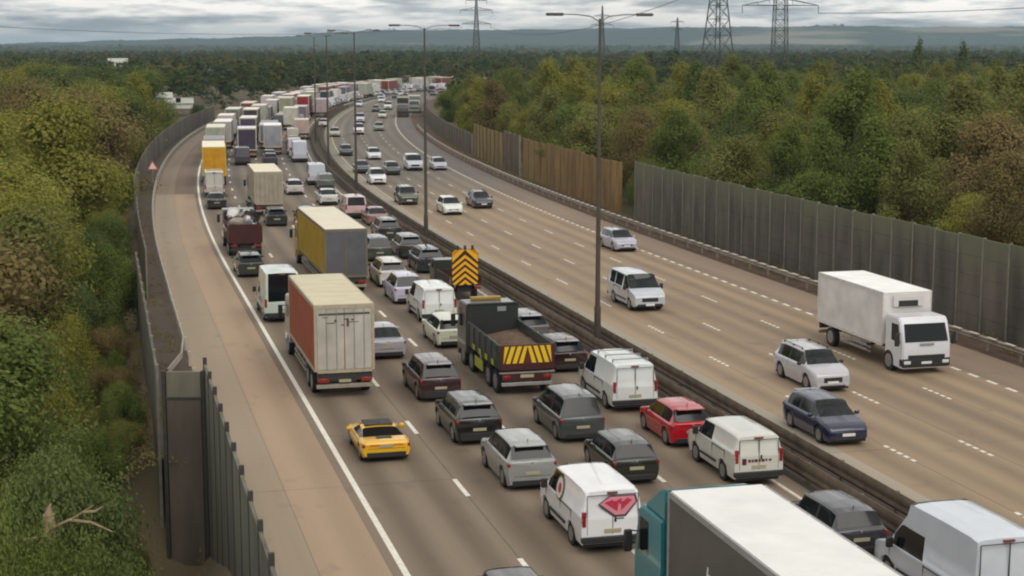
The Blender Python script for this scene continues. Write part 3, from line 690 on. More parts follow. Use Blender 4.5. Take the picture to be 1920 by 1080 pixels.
KINDS = {}
def kind(k, fn, **kw):
    key = (k, str(sorted(kw.items())))
    if key not in KINDS: KINDS[key] = fn(**kw)
    return KINDS[key]
def place(parts, name, xy, rz, paintm=None, label=None, cat=None, group=None, shift=0, z=.01, partlabels=None):
    P, L = parts
    r = bpy.data.objects.new(name, None); COL.objects.link(r); c, q = math.cos(rz), math.sin(rz)
    r.location = (xy[0] - q * shift, xy[1] + c * shift, z); r.rotation_euler.z = rz; tag(r, label, cat, group); obs = []
    for pn, me, painted, par, loc in P:
        o = link(pn, me, obs[par] if par is not None else r, loc); obs.append(o)
        if painted and paintm:
            for sl in o.material_slots[:1]: sl.link = 'OBJECT'; sl.material = paintm
    return r
OCC = []
def queue(px, py, parts, name, label, cat, col='#888888', group=None, n=None, yaw=0, paintm=None):
    """left carriageway: (px,py) is where the middle of the rear meets the road in the photograph"""
    x, y = at(px, py); s, nn = inv(x, y); nn = n if n is not None else nn; p = pos(s, nn); OCC.append((s, s + parts[1], nn))
    return place(parts, name, p, head(s + parts[1] / 2) + R(yaw), paintm or paint(col), label, cat, group, shift=parts[1] / 2)
def oncoming(px, py, parts, name, label, cat, col='#888888', group=None, n=None, yaw=0, paintm=None):
    x, y = at(px, py); s, nn = inv(x, y); nn = n if n is not None else nn; p = pos(s, nn)
    return place(parts, name, p, head(s + parts[1] / 2) + math.pi + R(yaw), paintm or paint(col), label, cat, group, shift=-parts[1] / 2)
HATCH = lambda low=False, **k: kind('h', car_kind, low=low, **dict(dict(spoiler=1, badge=1), **k))
SUV = lambda low=False, **k: kind('s', car_kind, low=low, **dict(dict(L=4.45, W=1.86, H=1.64, hood=1.0, ws=.72, rt=.42, hz=1.08, fz=.86, belt=1.04, tz=1.08, rails=1, darkb=1, spoiler=1, badge=1, wr=.355), **k))
SALOON = lambda low=False, **k: kind('sa', car_kind, low=low, **dict(dict(L=4.6, W=1.82, H=1.44, hood=1.1, ws=.85, rt=1.25, rb=.62, hz=.94, tz=.98, deckr=.97, badge=1), **k))
ESTATE = lambda low=False, **k: kind('e', car_kind, low=low, **dict(dict(L=4.7, W=1.83, H=1.48, hood=1.1, ws=.82, rt=.62, rb=.14, hz=.95, tz=.98, rails=2, badge=1), **k))
MINI = lambda low=False, **k: kind('m', car_kind, low=low, **dict(dict(L=3.85, W=1.73, H=1.42, hood=.85, ws=.55, rt=.38, rb=.14, hz=.94, fz=.74, belt=.92, tz=.96, wrf=.74, badge=1), **k))
MPV = lambda low=False, **k: kind('mp', car_kind, low=low, **dict(dict(L=4.45, W=1.84, H=1.66, hood=.75, ws=1.0, rt=.38, hz=1.03, fz=.82, belt=1.0, tz=1.04, badge=1), **k))
SVAN = lambda low=False, **k: kind('v', van_kind, low=low, **dict(dict(L=4.5, W=1.82, H=1.84, hood=.98, ws=.78), **k))
MVAN = lambda low=False, **k: kind('v', van_kind, low=low, **k)
HVAN = lambda low=False, **k: kind('v', van_kind, low=low, **dict(dict(L=5.9, W=2.05, H=2.62, hood=.95, ws=1.05), **k))
QG = 'vehicles queueing on the left carriageway'; OG = 'vehicles on the open right carriageway'
def Q(px, py, parts, name, cat, col, label, **k): return queue(px, py, parts, name, label, cat, col, QG, **k)
def O(px, py, parts, name, cat, col, label, **k): return oncoming(px, py, parts, name, label, cat, col, OG, **k)

# ------------------------------------------------------------ the vehicles nearest the camera
# foreground articulated lorry, teal cab, grey-sided trailer, white roof
x_, y_ = at(1253, 922, 4.0); sF, nL = inv(x_, y_)
def artic():
    P, L = lorry_kind(L=16.35, W=2.55, H=4.0, side='#57534e', roof='#dededa', cabc='#207a84', cabln=2.15, gap=.55, cabH=3.05, defl=3.86, curtain=False, frame='#8f8f8c')
    # front wall of the trailer, cab side skirts and air ducts behind the cab, small mark on the side
    b = B(); yf = L / 2; b.box(-1.16, 1.16, yf - 2.45, yf - 2.2, 1.2, 3.6, bev=.03); P.append(('cab_rear_fairing', b.mesh('cab_rear_fairing', mat('deep_teal', '#0c333b', .5)), 0, None, (0, 0, 0)))
    b = B(); b.poly([(-1.2745, -1.0 + y, 1.9 + z) for y, z in ((3.86, .62), (3.78, 1.02), (3.70, 1.02), (3.72, .86), (3.50, .86), (3.42, .62), (3.55, .62), (3.60, .75), (3.72, .75), (3.76, .62))][::-1])
    P.append(('side_mark', b.mesh('side_mark', mat('mark_white', '#d8d8d4', .5), 0), 0, None, (0, 0, 0)))
    return P, L
AR = artic(); sR = sF - 13.65
place(AR, 'articulated_lorry', pos(sR + AR[1] / 2, nL + 1.28), head(sR), None, 'foreground articulated lorry with teal cab, grey trailer side and white roof', 'lorry', QG)

def lib(parts, extra):
    P = list(parts[0]); extra(P, parts[1]); return P, parts[1]
# white van with two round red and grey logos
def logo_extra(P, L):
    RD = mat('logo_red', '#b8304a', .5); GD = mat('logo_grey', '#4a4248', .5); PK = mat('logo_pink', '#d98a98', .5)
    def blob(pts, y, c, nm):
        b = B(); b.poly([(x, y, z) for x, z in pts]); P.append((nm, b.mesh(nm, c, 0), 0, None, (0, 0, 0)))
    cx, cz = .15, 1.52; yy = -L / 2 - .001
    blob([(cx - .62, cz + .02), (cx - .50, cz - .10), (cx - .1, cz - .40), (cx + .25, cz - .40), (cx + .62, cz + .05), (cx + .55, cz + .27), (cx - .25, cz + .27)], yy - .004, GD, 'logo')
    blob([(cx - .56, cz + .03), (cx - .08, cz - .33), (cx + .22, cz - .33), (cx + .56, cz + .05), (cx + .50, cz + .23), (cx - .24, cz + .23)], yy - .010, PK, 'logo')
    blob([(cx - .42, cz + .06), (cx - .02, cz - .22), (cx + .02, cz + .02), (cx - .18, cz + .14)], yy - .016, RD, 'logo')
    blob([(cx + .10, cz - .20), (cx + .44, cz + .10), (cx + .30, cz + .17), (cx + .10, cz + .04)], yy - .016, RD, 'logo')
    blob([(cx - .10, cz + .09), (cx + .12, cz - .02), (cx + .12, cz + .17)], yy - .016, RD, 'logo')
    blob([(cx - .45, cz - .16), (cx - .38, cz - .20), (cx - .02, cz - .46), (cx + .2, cz - .46), (cx + .2, cz - .42), (cx - .05, cz - .42)], yy - .012, GD, 'logo')
    def sblob(pts, c, dx):
        b = B(); b.poly([(-L * 0 - dx, y, z) for y, z in pts][::-1]); P.append(('logo', b.mesh('logo', c, 0), 0, None, (0, 0, 0)))
    return
W1 = lib(MVAN(L=4.9, H=1.97, logo=1), logo_extra)
v = Q(1105, 1042, W1, 'white_van', 'van', '#e4e4e6', 'white panel van with red shield logo on its back door', n=14.3)
# side logo disc, slightly proud of the body flank
b = B(); cy, cz = -.05, 1.44
for rr_, dx, c in ((.40, 0, 0), (.33, .004, 1), (.16, .008, 2)):
    b.m = c; pts = [(-.957 + .12 * 0 - dx, cy + rr_ * .95 * math.cos(a), cz + rr_ * math.sin(a)) for a in np.linspace(0, 2 * math.pi, 14, endpoint=False)]
    # follow the inward lean of the upper side
    pts = [(x + max(0, z - 1.18) * .19 - .035, y, z) for x, y, z in pts]; b.poly(pts)
link('logo', b.mesh('logo', [mat('logo_olive', '#5d5a3c', .5), mat('logo_cream', '#d8cfc4', .5), mat('logo_red', '#b8304a', .5)], 0), v)

def roadster():
    P, L = car_kind(L=3.8, W=1.84, H=1.03, hood=1.10, ws=.62, rt=1.50, rb=.80, hz=.75, fz=.58, belt=.73, tz=.78, deckr=.79, lightz=.66, badge=0, spoiler=0, wr=.31)
    P = [((nm, me, pt, par, lc) if nm != 'rear_window' else ('rear_opening', me, pt, par, lc)) for nm, me, pt, par, lc in P]
    for nm, me, *_ in P:
        if nm == 'rear_opening': me.materials[0] = mat('cockpit_dark', (.006, .006, .006), .9, spec=.1)
    b = B(); b.box(-.54, .54, -.30, .60, 1.0, 1.055, bev=.03); P.append(('soft_top', b.mesh('soft_top', BLK), 0, None, (0, 0, 0)))
    b = B(); b.box(-.62, .62, -L / 2 - .004, -L / 2 + .03, .60, .68, bev=.01); P.append(('rear_grille', b.mesh('rear_grille', mat('orange_lens', (.55, .16, .02), .3)), 0, None, (0, 0, 0)))
    b = B(); b.box(-.30, .30, -L / 2 + .35, -L / 2 + .75, .775, .805, bev=.02); P.append(('engine_vent', b.mesh('engine_vent', BLK), 0, None, (0, 0, 0)))
    return P, L
Q(716, 868, roadster(), 'yellow_sports_car', 'sports car', '#e0aa08', 'low yellow open-backed two-seat sports car beside the hard shoulder line', n=9.6)
Q(945, 1240, HATCH(), 'black_car', 'car', '#101114', 'black car whose roof just shows at the bottom edge', n=9.9)
Q(985, 922, SUV(L=4.3, W=1.8, H=1.58, rails=0, darkb=0), 'silver_crossover', 'car', '#8c8d8b', 'silver-grey crossover directly ahead of the logo van', n=13.75)
Q(893, 836, SUV(L=4.35, H=1.58, rails=0, badge=1), 'black_crossover', 'car', '#141614', 'black crossover with pale plate behind the maroon one', n=13.45)
Q(820, 755, SUV(rails=0), 'maroon_crossover', 'car', '#321a1f', 'dark maroon crossover between the red lorry and the tipper', n=13.55)
Q(735, 675, SALOON(), 'silver_saloon', 'car', '#9c9aa2', 'silver-lilac saloon just right of the red lorry', n=13.0)
def stk(**k): return k
RL1 = lorry_kind(L=11.8, W=2.58, H=4.05, side='#94482c', roof='#c6bc9e', rear='#aeaaa0', frame='#a89c86', cabc='#8a8a86', cabln=2.0, curtain=True, floor=1.2)
def redext(P, L):
    yr = -L / 2; b = B(); D = mat('soot_lettering', '#4a4034', .7)
    for x0, x1, z0, z1 in ((-.95, -.70, 3.50, 3.53), (-.78, -.42, 3.25, 3.29), (-.15, .02, 3.15, 3.20), (.10, .20, 3.10, 3.46), (.2, .62, 3.28, 3.31), (-.42, -.32, 3.3, 3.42), (-.02, .12, 3.40, 3.45), (.30, .44, 3.36, 3.43)):
        b.box(x0, x1, yr - .012, yr - .006, z0, z1)
    b.box(-1.1, 1.1, yr - .02, yr - .008, 3.62, 3.70); P.append(('rear_marks', b.mesh('rear_marks', D, 0), 0, None, (0, 0, 0)))
Q(645, 746, lib(RL1, redext), 'red_curtain_lorry', 'lorry', '#888888', 'big lorry with faded red curtain side and cream double doors', n=9.75)
Q(1078, 832, MPV(H=1.74, rails=0), 'grey_people_carrier', 'car', '#3d4241', 'dark grey tall car whose flat roof shines white', n=17.35)
Q(1183, 912, MINI(), 'dark_green_hatchback', 'car', '#171c12', 'dark green-black hatchback left of the cream-white van', n=17.4)
def small_marks(P, L):
    b = B(); y = -L / 2
    for x0, x1, z0, z1 in ((-.62, -.46, .80, 1.02), (-.40, -.30, .88, .98), (-.27, -.20, .88, .98), (-.17, -.05, .88, .98), (-.02, .06, .88, .98), (.09, .20, .88, .98), (.23, .30, .90, .98), (.36, .46, .90, .97)): b.box(x0, x1, y - .008, y + .01, z0, z1)
    P.append(('lettering', b.mesh('lettering', mat('lettering_red', '#5a1a18', .5), 0), 0, None, (0, 0, 0)))
Q(1413, 914, lib(SVAN(L=4.7, H=1.82, plate=0), small_marks), 'cream_van', 'van', '#c9c9c0', 'white panel van with dark red lettering low on its rear, behind the red hatchback', n=21.4)
Q(1270, 842, HATCH(L=4.0, H=1.47), 'red_hatchback', 'car', '#a80d1c', 'bright red hatchback in front of the cream-white van', n=21.15)
Q(1180, 775, MVAN(L=5.2, H=2.05, roofbars=1), 'white_van', 'van', '#d3d8d6', 'white van with roof bars, ahead of the red hatchback', n=20.9)
Q(1062, 700, HATCH(L=4.1), 'dark_red_hatchback', 'car', '#2b1214', 'dark red-brown hatchback with a pale roof, right of the tipper', n=20.6)
Q(1015, 646, HATCH(), 'grey_hatchback', 'car', '#5b5a5c', 'grey car half hidden right of the tipper body', n=20.8)
Q(1566, 1055, MINI(), 'charcoal_hatchback', 'car', '#35323a', 'charcoal hatchback between the foreground trailer and the tall white van', n=21.2)
Q(1850, 1195, HVAN(L=5.5, H=2.6, ws=1.15), 'tall_white_van', 'van', '#c6ccd4', 'high-roofed white van at the bottom right corner', n=22.05)
Q(808, 608, MVAN(L=4.9, H=1.98), 'white_van', 'van', '#dde1de', 'white van with a black door strip, nearest van left of the tipper', n=17.45)
Q(836, 655, HATCH(), 'pale_hatchback', 'car', '#c9cdb9', 'pale yellow-white car squeezed left of the tipper cab', n=16.7)
Q(752, 572, MPV(L=4.2), 'silver_mpv', 'car', '#b9b6c9', 'white and lilac car behind the white crossover', n=17.1)
Q(730, 540, SUV(), 'white_crossover', 'car', '#cfcdc9', 'white crossover with dark rear window right of the grey-backed lorry', n=17.35)
Q(792, 514, SUV(rails=2), 'navy_crossover', 'car', '#20242e', 'dark navy crossover left of the chevron board', n=20.9)
Q(762, 487, SUV(rails=0), 'green_grey_crossover', 'car', '#2c302b', 'dark grey-green crossover just ahead of the navy one', n=21.0)
Q(722, 452, SUV(rails=1), 'dark_estate', 'car', '#26282a', 'dark crossover with roof rails level with the yellow lorry back', n=21.3)
Q(706, 491, MPV(low=False), 'green_mpv', 'car', '#3c4640', 'grey-green car tight against the right of the grey lorry back', n=18.6)
Q(670, 411, MVAN(L=4.8, H=1.95, rearwin=True), 'pink_white_van', 'van', '#c9a9aa', 'pinkish white van ahead of the dark crossover with rails', n=20.9)
Q(706, 424, SALOON(), 'red_saloon', 'car', '#8e6a66', 'dusty pink-red saloon beside the median', n=22.0)
Q(630, 385, SALOON(), 'white_saloon', 'car', '#c8cbc6', 'white saloon behind the small grey box van', n=19.9)
YL = lorry_kind(L=16.2, W=2.6, H=4.0, side='#a5881c', roof='#d8d0bc', rear='#58585c', frame='#6c6556', cabc='#b08e12', curtain=True, cabH=2.9, bars=False)
Q(643, 553, YL, 'yellow_curtain_lorry', 'lorry', '#888888', 'long lorry with yellow side, plain grey back and cream roof', n=14.1)
Q(518, 606, HVAN(L=5.6, H=2.75, rearwin=True), 'pale_green_van', 'van', '#b6c4bb', 'tall pale green-white van half hidden by the red lorry', n=9.25)
Q(463, 521, HATCH(L=4.4), 'green_hatchback', 'car', '#2a3527', 'dark green car with a pale roof beside the hard shoulder line', n=9.15)
Q(407, 393, SALOON(), 'dark_saloon', 'car', '#22242a', 'dark saloon just behind the white box van', n=None)
Q(403, 371, lib(HVAN(L=6.2, H=2.6), lambda P, L: None), 'white_box_van', 'van', '#b9b4ad', 'pale box van directly behind the yellow-backed lorry')
Q(403, 349, lorry_kind(L=14, W=2.5, H=4.2, side='#8a7c50', roof='#e9e2cc', rear='#c08a0a', frame='#c9a93a', low=True), 'yellow_backed_lorry', 'lorry', '#888888', 'tall lorry with mustard yellow rear doors')
Q(505, 406, lorry_kind(L=12.5, W=2.5, H=3.95, side='#a59c86', roof='#dfd6bf', rear='#9c9281', frame='#a59c86', cabc='#55504a'), 'beige_lorry', 'lorry', '#888888', 'plain beige box lorry in the second lane')
Q(520, 425, HATCH(), 'dark_hatchback', 'car', '#1d1d24', 'dark hatchback left of the yellow lorry front')
Q(579, 424, HATCH(), 'green_dark_hatchback', 'car', '#232a24', 'dark car whose roof shows just over the yellow lorry roof', n=None)
Q(554, 366, ESTATE(), 'white_estate', 'car', '#c8bcbc', 'white estate car right of the beige lorry')
Q(595, 348, MVAN(L=5.2, H=2.3, low=True), 'grey_white_van', 'van', '#b9bcc4', 'grey-white box van near the median bend')
Q(612, 356, SUV(low=True), 'grey_green_car', 'car', '#55605a', 'small grey-green car half behind the grey-white box van')
Q(563, 305, HVAN(L=6.0, H=2.7, low=True), 'tall_white_van_far', 'van', '#b4b7c6', 'tall lilac-white van in the third lane')
Q(566, 262, lorry_kind(L=8, W=2.3, H=3.2, side='#a58a84', roof='#d8c8bf', rear='#b59c94', low=True), 'pink_lorry', 'lorry', '#888888', 'small pinkish lorry ahead of the lilac-white van')
Q(512, 291, lorry_kind(L=10, W=2.5, H=4.1, side='#94949a', roof='#eeeef0', rear='#8f9096', low=True), 'grey_lorry', 'lorry', '#888888', 'grey-backed lorry with a bright white roof edge')
Q(464, 297, lorry_kind(L=9, W=2.5, H=4.0, side='#35303e', roof='#dcd8e0', rear='#3c3447', low=True), 'dark_purple_lorry', 'lorry', '#888888', 'dark purple-backed lorry in the second lane')
Q(466, 272, lorry_kind(L=11, W=2.5, H=4.1, side='#4a4640', roof='#e6dfdc', rear='#4a4150', low=True), 'dark_grey_lorry', 'lorry', '#888888', 'dark lorry ahead of the purple-backed one')
Q(470, 250, lorry_kind(L=12, W=2.5, H=4.1, side='#403a3a', roof='#e6e2d4', rear='#3a3236', low=True), 'brown_lorry', 'lorry', '#888888', 'dark brown lorry further up the second lane')
Q(418, 280, lorry_kind(L=12, W=2.5, H=4.0, side='#8c8884', roof='#eee9e6', rear='#9a9694', low=True), 'white_lorry', 'lorry', '#888888', 'white-roofed lorry in the first lane beyond the yellow-backed one')
Q(436, 246, lorry_kind(L=12, W=2.5, H=3.9, side='#7d7f72', roof='#d8dccb', rear='#6c6e66', low=True), 'olive_lorry', 'lorry', '#888888', 'grey-green lorry far up the first lane')
Q(545, 245, lorry_kind(L=10, W=2.5, H=4.0, side='#a7a294', roof='#dcdccb', rear='#b5b2a4', low=True), 'cream_lorry', 'lorry', '#888888', 'cream lorry with ribbed pale doors in the third lane')
Q(536, 227, lorry_kind(L=13, W=2.5, H=4.6, side='#8d8b78', roof='#cbcabb', rear='#8f8c78', low=True), 'tall_beige_lorry', 'lorry', '#888888', 'tallest beige lorry beside the red one')
Q(568, 222, lorry_kind(L=12, W=2.5, H=4.6, side='#7c1f1c', roof='#efe4e2', rear='#8a2722', low=True), 'red_lorry', 'lorry', '#888888', 'red-backed lorry with a white roof far up the queue')
Q(600, 220, lorry_kind(L=11, W=2.5, H=3.8, side='#9c8a8e', roof='#b7a9ac', rear='#a8979c', low=True), 'lilac_lorry', 'lorry', '#888888', 'lilac-grey lorry next to the median beyond the red one')
Q(606, 238, HATCH(low=True), 'white_car', 'car', '#d5cccc', 'small white car close behind the lilac-grey lorry')

# tipper lorry with chevron tailgate
def tipper():
    L, W, P = 8.6, 2.46, []; hw = W / 2; yr, yf = -L / 2, L / 2; bf = yf - 2.35
    G = mat('tipper_grey', '#39403b', .5, noise=.2, nscale=1, coat=.2); MR = mat('tipper_maroon', '#3f1614', .5, noise=.2, nscale=2); DK = mat('tipper_inside', '#39322c', .8, noise=.3, nscale=1)
    YEL = mat('chevron_yellow', '#dcb820', .5); RED = mat('chevron_red', '#5a1c14', .5); FY = mat('hi_vis_yellow', '#a6b43a', .5)
    for sx in (-1, 1):
        b = B(); b.prism([(yr + .05, 1.15), (bf, 1.15), (bf, 2.28), (yr + .05, 2.22)], *sorted((sx * hw, sx * (hw - .08))), bev=.02)
        for k in range(6):
            yy = yr + .5 + k * (bf - yr - .8) / 5; b.box(*sorted((sx * hw, sx * (hw + .05))), yy - .05, yy + .05, 1.15, 2.2)
        P.append(('body_side', b.mesh('body_side', G, 30), 0, None, (0, 0, 0)))
    b = B(); b.box(-hw, hw, bf - .02, bf + .07, 1.15, 3.05, bev=.02); b.box(-hw, hw, bf - .05, bf + .09, 2.98, 3.08, bev=.02); P.append(('headboard', b.mesh('headboard', mat('headboard_dark', '#202422', .6, noise=.2, nscale=1)), 0, None, (0, 0, 0)))
    box_part(P, 'headboard_plate', mat('pale_plate', '#7f8a86', .5), .2, .62, bf - .075, bf - .05, 2.68, 2.9, bev=.005)
    box_part(P, 'body_floor', DK, -hw + .08, hw - .08, yr + .1, bf, 1.12, 1.2, bev=0)
    # soil load: bumpy heap
    b = B(); nx, ny = 8, 16; g = [[b.bm.verts.new((-hw + .09 + (W - .18) * i / nx, yr + .15 + (bf - yr - .2) * j / ny, 1.45 + .42 * math.sin(math.pi * i / nx) * math.sin(math.pi * j / ny) + rnd.uniform(-.05, .05) + .35 * i / nx)) for j in range(ny + 1)] for i in range(nx + 1)]
    for i in range(nx):
        for j in range(ny): b.bm.faces.new([g[i][j], g[i + 1][j], g[i + 1][j + 1], g[i][j + 1]])
    P.append(('load', b.mesh('load', mat('soil_load', '#5a4636', .95, noise=.35, nscale=3), 0), 0, None, (0, 0, 0)))
    b = B(); b.box(-hw, hw, yr - .04, yr + .06, 1.12, 2.24, bev=.02); P.append(('tailgate', b.mesh('tailgate', MR), 0, None, (0, 0, 0))); ti = len(P) - 1
    # chevron panel on the tailgate: mirrored diagonal bars
    b = B(); b.box(-1.1, 1.1, yr - .052, yr - .041, 1.42, 2.20); P.append(('chevron_panel', b.mesh('chevron_panel', RED, 0), 0, ti, (0, 0, 0)))
    b = B()
    for sx in (-1, 1):
        for k in range(4):
            xa = -.04 + k * .29; z0, z1 = 1.44, 2.18
            pts = [(max(.005, xa), z1), (min(1.08, xa + .19), z1), (min(1.08, xa + .19 + .24), z0), (min(1.08, xa + .24), z0)]
            f = [(sx * x, yr - .058, z) for x, z in pts]; b.poly(f if sx > 0 else f[::-1])
    P.append(('chevrons', b.mesh('chevrons', YEL, 0), 0, ti, (0, 0, 0)))
    b = B(); b.box(-hw + .1, hw - .1, yr + .02, yr + .14, .42, .58, bev=.02); b.box(-hw, hw, yr, yr + .1, .98, 1.05); P.append(('bumper', b.mesh('bumper', STEEL), 0, None, (0, 0, 0)))
    box_part(P, 'rear_panel', MR, -hw + .15, hw - .15, yr + .03, yr + .2, .62, 1.06, bev=.02)
    for sx in (-1, 1): box_part(P, 'tail_light', TAILR, *sorted((sx * (hw - .5), sx * (hw - .12))), yr - .005, yr + .06, .74, .90, bev=.02)
    box_part(P, 'number_plate', PLY, -.3, .3, yr - .005, yr + .05, .78, .92, bev=.004)
    b = B(); b.box(-.45, .45, yr + .3, yf - .4, .6, 1.12); b.box(-hw + .3, -.45, yr + 3.2, yr + 4.6, .5, 1.0, .03); b.box(.45, hw - .3, yr + 3.2, yr + 4.6, .5, 1.0, .03); P.append(('chassis', b.mesh('chassis', CHASS), 0, None, (0, 0, 0)))
    b = B()
    for k in range(4): b.box(-hw - .055, -hw - .045, yr + .9 + k * 1.2, yr + 1.35 + k * 1.2, 1.2, 1.45)
    b.box(-hw - .01, -hw + .02, yr + 3.2, yr + 4.7, .48, .95); P.append(('reflective_marking', b.mesh('reflective_marking', FY, 0), 0, None, (0, 0, 0)))
    add_wheels(P, W, [yr + .95, yr + 2.3, yf - 1.3, yf - 3.0], .5, .3, mat('truck_rim', (.25, .25, .25), .5, .3))
    cm = mat('tipper_cab', '#4b514c', .4, coat=.6); cab_parts(P, yf, W - .06, 3.0, 1.95, painted=0, m=cm)
    b = B(); b.box(-.75, .75, yf - 1.0, yf - .75, 3.02, 3.16, bev=.03); P.append(('light_bar', b.mesh('light_bar', mat('amber_bar', '#9a7a20', .3)), 0, None, (0, 0, 0)))
    return P, L
Q(978, 742, tipper(), 'tipper_lorry', 'tipper lorry', '#888888', 'grey-green tipper lorry with yellow and red chevron tailgate', n=17.45)

def works_truck():
    L, W, P = 5.6, 2.0, []; hw = W / 2; yr, yf = -L / 2, L / 2; bf = yf - 2.0
    RDM = mat('works_red', '#33201a', .5, noise=.2); DKG = mat('works_dark', '#2e2f28', .5, noise=.2)
    b = B(); b.box(-hw, hw, yr, bf, .95, 1.08, bev=.02)
    for sx in (-1, 1): b.box(*sorted((sx * hw, sx * (hw - .05))), yr, bf, 1.08, 1.55, bev=.01)
    b.box(-hw, hw, bf - .06, bf, 1.08, 1.5, bev=.01); P.append(('flatbed', b.mesh('flatbed', RDM), 0, None, (0, 0, 0)))
    b = B(); b.box(-.4, .4, yr + .2, yf - .4, .55, .95); P.append(('chassis', b.mesh('chassis', CHASS, 0), 0, None, (0, 0, 0)))
    OR = mat('board_orange', '#e8a616', .45); BK = mat('board_black', '#1c1810', .6)
    z0, z1, hwb = 1.0, 3.15, .80; yb = yr - .10
    out = [(-hwb, z0), (hwb, z0), (hwb, z1 - .25), (hwb - .22, z1), (-hwb + .22, z1), (-hwb, z1 - .25)]
    b = B(); f = [(x, yb, z) for x, z in out]; k = [(x, yb + .06, z) for x, z in out]; b.poly(f); b.poly(k[::-1])
    for i in range(6): b.poly([f[i], f[(i + 1) % 6], k[(i + 1) % 6], k[i]])
    P.append(('chevron_board', b.mesh('chevron_board', BK, 0), 0, None, (0, 0, 0))); bi = len(P) - 1
    b = B()
    def clip(pts):   # keep bars within the board
        return [(max(-hwb + .02, min(hwb - .02, x)), max(z0 + .02, min(z1 - .02, z))) for x, z in pts]
    for k in range(7):
        zt = z0 + .34 + k * .37; th = .20
        for sx in (-1, 1):
            pts = [(0, zt), (sx * hwb * .97, zt - .62), (sx * hwb * .97, zt - .62 - th), (0, zt - th)]
            if zt - .62 - th < z0 + .02:
                xx = hwb * .97 * max(0, min(1, (zt - th - z0 - .02) / .62)); xo = hwb * .97 * max(0, min(1, (zt - z0 - .02) / .62)); pts = [(0, zt), (sx * xo, zt - .62 * xo / (hwb * .97)), (sx * xx, z0 + .02), (0, max(z0 + .02, zt - th))]
            if zt > z1 - .02:
                c_ = (zt - z1 + .02) / .62 * hwb * .97; pts = [(sx * c_, z1 - .02), (sx * hwb * .72, z1 - .02), (sx * hwb * .97, max(zt - .62, z1 - .3)), (sx * hwb * .97, zt - .62 - th), (sx * max(0, c_ - .26), z1 - .04)]
            f = [(x, yb - .006, z) for x, z in pts]; b.poly(f if sx > 0 else f[::-1])
    P.append(('chevrons', b.mesh('chevrons', OR, 0), 0, bi, (0, 0, 0)))
    for x in (-.45, 0, .45): b = B(); b.tube((x, yb + .03, z1 - .02), (x, yb + .03, z1 + .22), .09, .07); P.append(('beacon', b.mesh('beacon', mat('beacon_dark', '#3a3420', .4)), 0, bi, (0, 0, 0)))
    b = B()
    for x in (-.6, .6): b.tube((x, yb + .1, z1 - .6), (x, yr + .8, 1.0), .04); b.tube((x, yb + .08, .9), (x, yb + .08, z1 - .4), .05)
    P.append(('board_support', b.mesh('board_support', STEEL), 0, None, (0, 0, 0)))
    for sx in (-1, 1): box_part(P, 'tail_light', TAILR, *sorted((sx * .6, sx * .98)), yr - .03, yr + .05, .74, .9, bev=.02)
    add_wheels(P, W, [yr + 1.3, yf - 1.2], .42, .25)
    cab_parts(P, yf, W - .04, 2.0, 1.7, z0=.6, painted=0, m=mat('works_cab', '#30352a', .4, coat=.6)); return P, L
Q(872, 566, works_truck(), 'road_works_truck', 'road works truck', '#888888', 'road works truck carrying an upright orange and black chevron board', n=20.45)

def scrap_lorry():
    L, W, P = 8.2, 2.4, []; hw = W / 2; yr, yf = -L / 2, L / 2; bf = yf - 2.2; MR = mat('scrap_maroon', '#3f1413', .6, noise=.25, nscale=1)
    for sx in (-1, 1): box_part(P, 'body_side', mat('scrap_side', '#4a2318', .6, noise=.3), *sorted((sx * hw, sx * (hw - .08))), yr, bf, 1.0, 2.2)
    box_part(P, 'tailgate', MR, -hw + .08, hw - .08, yr, yr + .09, .95, 2.35); box_part(P, 'headboard', MR, -hw + .08, hw - .08, bf - .1, bf, 1.0, 2.7); box_part(P, 'body_floor', MR, -hw + .08, hw - .08, yr + .09, bf - .1, 1.0, 1.1)
    cols = [mat('junk_' + c, c, .7, noise=.2) for c in ('#c9c6c4', '#7d828c', '#23242c', '#8a7f74', '#2d2224')]
    q = random.Random(3); b = B()
    for k in range(46):
        b.m = q.randrange(5); x, y = q.uniform(-.8, .8), q.uniform(yr + .6, bf - .6); z = q.uniform(1.4, 2.3) + .9 * max(0, (y - yr) / 6) * q.random(); sz = [q.uniform(.18, .5) for _ in range(3)]
        b.box(x - sz[0], x + sz[0], y - sz[1], y + sz[1], z - sz[2], z + sz[2], bev=.08, seg=2, rot=Matrix.Rotation(q.uniform(0, 3), 4, (q.random(), q.random(), 1)))
    P.append(('load', b.mesh('load', cols), 0, None, (0, 0, 0)))
    box_part(P, 'crane_arm', BLK, .55, .72, bf - .6, bf - .45, 1.1, 3.5); box_part(P, 'crane_arm', BLK, .5, .75, bf - 2.4, bf - .3, 3.4, 3.6)
    b = B(); b.box(-.4, .4, yr + .2, yf - .5, .6, 1.0); b.box(-hw + .1, hw - .1, yr, yr + .1, .45, .6); P.append(('chassis', b.mesh('chassis', CHASS, 0), 0, None, (0, 0, 0)))
    for sx in (-1, 1): box_part(P, 'tail_light', TAILR, *sorted((sx * .65, sx * 1.05)), yr - .03, yr + .05, .72, .88, bev=.02)
    add_wheels(P, W, [yr + 1.1, yr + 2.3, yf - 1.3], .48, .28); cab_parts(P, yf, W - .04, 2.8, 1.9, painted=0, m=mat('scrap_cab', '#5f6a74', .4, coat=.6)); return P, L
Q(456, 482, scrap_lorry(), 'scrap_lorry', 'lorry', '#888888', 'maroon open lorry heaped with bags and scrap in the first lane', n=9.7)

